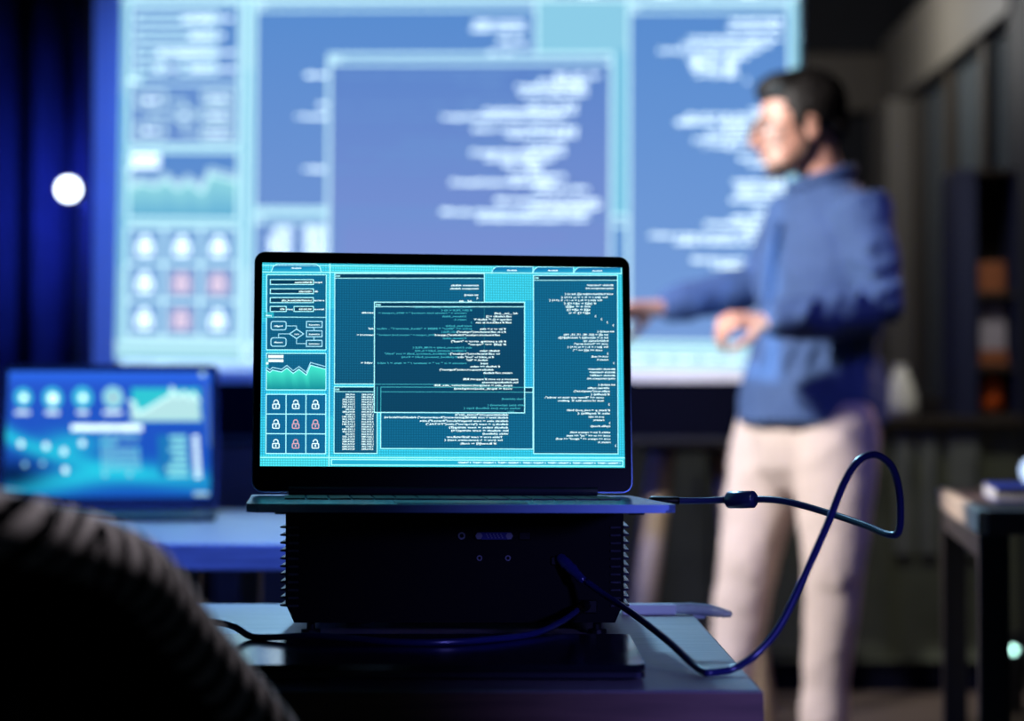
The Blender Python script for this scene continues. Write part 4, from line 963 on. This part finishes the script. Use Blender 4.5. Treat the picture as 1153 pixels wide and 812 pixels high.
for s_, dr in (('l', Vector((-0.75, -0.66, 0))), ('r', Vector((-0.95, -0.3, 0)))):
    A = J[s_ + 'a']; dr.normalize(); bm = bmesh.new(); g = Vector((A.x, A.y, 0))
    add_tube(bm, [g - dr * 0.07 + Vector((0, 0, .045)), g + Vector((0, 0, .045)), g + dr * 0.09 + Vector((0, 0, .036)), g + dr * 0.165 + Vector((0, 0, .026))], [(.036, .038), (.040, .045), (.046, .034), (.036, .024)], 16, round_caps=True)
    add_tube(bm, [g + Vector((0, 0, .05)), g + Vector((0, 0, .11))], [.046, .044], 16)
    for v in bm.verts: v.co.z = max(v.co.z, 0.001)
    so = obj('shoe', bm, M['shoe'], man, smooth=True)

# ------------------------------------------------------------------ stool behind the man
t = thing('bar_stool', 'bar stool with splayed light wooden legs and dark seat, left of the man', 'stool', (0, 0, 0))
st = at(780, 492, 6.2)
bm = bmesh.new(); add_tube(bm, [st + Vector((0, 0, -0.045)), st + Vector((0, 0, -0.03)), st + Vector((0, 0, -0.006)), st + Vector((0, 0, 0.0))], [0.14, 0.155, 0.155, 0.14], 28); obj('seat', bm, M['stool_seat'], t)
for sx, sy in ((-1, -1), (1, -1), (-1, 1), (1, 1)):
    a = st + Vector((sx * 0.085, sy * 0.07, -0.035)); b = Vector((st.x + sx * 0.20, st.y + sy * 0.18, 0))
    obj('leg', tube([a, a.lerp(b, .5), b], [(0.034, .026), (0.034, .026), (0.024, .02)], 12, hint=Vector((0, 1, 0))), M['light_wood'], t, smooth=True)
fr = 0.62
bm = bmesh.new(); cs = [Vector((st.x + sx * (0.085 + 0.115 * fr), st.y + sy * (0.07 + 0.11 * fr), (st.z - 0.035) * (1 - fr))) for sx, sy in ((-1, -1), (1, -1), (1, 1), (-1, 1), (-1, -1))]
for a, b in zip(cs[:-1], cs[1:]): add_tube(bm, [a, b], 0.011, 10)
obj('footrest', bm, M['black_metal'], t)

# ------------------------------------------------------------------ right-hand table
t = thing('side_table', 'table at the right edge with warmly lit wooden end and square black legs', 'table', (0.707, 3.19, 0), (0, 0, -0.14))
ZR = 0.74
obj('tabletop', box(0.004, 1.0, 0, 0.99, ZR - 0.036, ZR, 0.002), M['shaded_top_wood'], t)
obj('lit_end', box(-0.012, 0.004, 0, 0.99, ZR - 0.036, ZR, 0.002), M['lit_end_wood'], t)['label'] = 'pale, warmly lit end of the tabletop'  # end of the same slab; warm light put into its paler colour
for x in (-0.008, 0.95):
    for y in (0.012, 0.915): obj('leg', box(x, x + 0.045, y, y + 0.05, 0, ZR - 0.036, 0.002), M['black_metal'], t)
    obj('rail', box(x + 0.002, x + 0.043, 0.062, 0.915, ZR - 0.076, ZR - 0.036, 0.002), M['black_metal'], t)
pb_ = at(1132, 556, 3.75); 
t = thing('notebook', 'blue covered notebook lying on the table at the right edge', 'book', (pb_.x + 0.05, 3.62, ZR), (0, 0, -0.15))
obj('cover', box(-0.105, 0.105, -0.15, 0.15, 0.0, 0.003, 0.001), M['blue_cover'], t); obj('cover', box(-0.105, 0.105, -0.15, 0.15, 0.021, 0.024, 0.001), M['blue_cover'], t)
obj('pages', box(-0.1045, 0.100, -0.147, 0.147, 0.003, 0.021), M['paper'], t)
obj('spine', box(0.101, 0.1055, -0.15, 0.15, 0.0005, 0.0235, 0.001), M['blue_cover'], t)

# ------------------------------------------------------------------ counter, shelf and the things on it
YC = 6.75; zc = 0.874; xc0, xc1 = -0.95, at(1150, 470, YC).x
t = thing('counter', 'long low dark counter with grey doors behind the man', 'counter', (0, 0, 0))
obj('carcass', box(xc0, xc1, YC + 0.02, YC + 0.42, 0.10, zc - 0.03), M['cabinet'], t)
obj('worktop', box(xc0 - 0.01, xc1 + 0.01, YC - 0.02, YC + 0.43, zc - 0.03, zc, 0.003), M['shelf_dark'], t)
obj('plinth', box(xc0 + 0.01, xc1 - 0.01, YC + 0.05, YC + 0.40, 0.0, 0.10), M['hem'], t)
for px0, px1 in ((1008, 1028), (1036, 1056), (1068, 1102)):
    dr_ = obj('door', box(at(px0, 500, YC).x, at(px1, 500, YC).x, YC + 0.004, YC + 0.02, 0.44, zc - 0.05, 0.003), M['cabinet_door'], t)
    hx = at(px1 - 3, 500, YC).x; obj('handle', tube([(hx, YC - 0.008, 0.66), (hx, YC - 0.008, 0.74)], 0.004, 8), M['black_metal'], dr_)
for px0, px1 in ((300, 420), (425, 545), (550, 670), (675, 795), (800, 1000)):
    dr_ = obj('door', box(at(px0, 500, YC).x, at(px1, 500, YC).x, YC + 0.004, YC + 0.02, 0.13, zc - 0.05, 0.003), M['cabinet'], t)
    hx = at(px1 - 8, 500, YC).x; obj('handle', tube([(hx, YC - 0.008, 0.60), (hx, YC - 0.008, 0.70)], 0.004, 8), M['black_metal'], dr_)
sx0, sx1 = at(1078, 400, 6.85).x, at(1148, 400, 6.85).x
t = thing('shelf_unit', 'narrow navy shelf unit standing on the right end of the counter', 'shelf', (0, 0, zc))
obj('side_panel', box(sx0, sx0 + 0.065, 6.85, 7.1, 0, 0.80, 0.002), M['shelf_blue'], t); obj('side_panel', box(sx1 - 0.012, sx1, 6.85, 7.1, 0, 0.80, 0.002), M['shelf_blue'], t)
obj('back_panel', box(sx0 + 0.065, sx1 - 0.012, 7.085, 7.1, 0, 0.80), M['shelf_dark'], t)
zs = at(1110, 334, 6.85).z - zc
for z in (0.0, 0.150, zs, 0.785): obj('shelf', box(sx0 + 0.065, sx1 - 0.012, 6.852, 7.085, z, z + 0.015), M['shelf_dark'], t)
oc = at(1115, 440, 6.95)
bm = bmesh.new(); add_tube(bm, [(oc.x, 6.94, zc + 0.0155), (oc.x, 6.94, zc + 0.04), (oc.x, 6.94, zc + 0.085), (oc.x, 6.94, zc + 0.12), (oc.x, 6.94, zc + 0.135)], [0.03, 0.044, 0.048, 0.036, 0.022], 20)
tag(obj('jar', bm, M['orange'], smooth=True), 'rounded orange jar on the lower shelf of the navy unit', 'jar')
tag(obj('carton', box(oc.x - 0.04, oc.x + 0.042, 6.9, 7.0, zc + 0.2165, zc + zs - 0.02, 0.004), M['lilac_obj']), 'pale lilac carton stacked under the upper shelf of the navy unit', 'box')
tag(obj('carton', box(oc.x - 0.045, oc.x + 0.044, 6.89, 7.02, zc + 0.166, zc + 0.216, 0.004), M['amber']), 'flat brown carton under the pale lilac carton', 'box')
tag(obj('carton', box(oc.x - 0.045, oc.x + 0.04, 6.9, 7.0, zc + zs + 0.016, zc + zs + 0.115, 0.004), M['amber']), 'brown carton on the upper shelf of the navy unit', 'box')
wc = at(1014, 450, 6.9)
t = thing('vase', 'white tapering vase standing on the counter behind the man', 'vase', (wc.x, 6.9, zc))
bm = bmesh.new(); add_tube(bm, [(0, 0, 0), (0, 0, .03), (0, 0, .08), (0, 0, .13), (0, 0, .16)], [0.05, 0.056, 0.050, 0.03, 0.018], 22); obj('body', bm, M['white_obj'], t, smooth=True)
obj('lip', tube([(0, 0, .158), (0, 0, .168)], [0.02, 0.024], 18), M['white_obj'], t, smooth=True)
# two small lights glimpsed at the right edge
g = at(1141, 732, 6.3)
t = thing('indicator_light', 'small mint light glowing behind the black leg of the right table', 'lamp', (g.x, 6.3, 0))
obj('body', box(-0.035, 0.035, 0.004, 0.06, 0, g.z + 0.05, 0.004), M['housing'], t); obj('lens', tube([(0, -0.002, g.z), (0, 0.006, g.z)], 0.009, 14), M['mint_lamp'], t)
g = at(1160, 530, 5.0)
t = thing('globe_lamp', 'pale globe lamp just cut by the right edge above the notebook', 'lamp', (g.x, 5.0, 0))
bm = bmesh.new(); add_ell(bm, (0, 0, g.z), (0.022, 0.022, 0.028)); obj('globe', bm, emat('globe_light', (190, 215, 255), 2.0), t, smooth=True)
obj('stem', tube([(0, 0, 0.02), (0, 0, g.z - 0.026)], 0.006, 8), M['housing'], t); obj('base', tube([(0, 0, 0), (0, 0, 0.02)], [0.09, 0.08], 20), M['housing'], t)
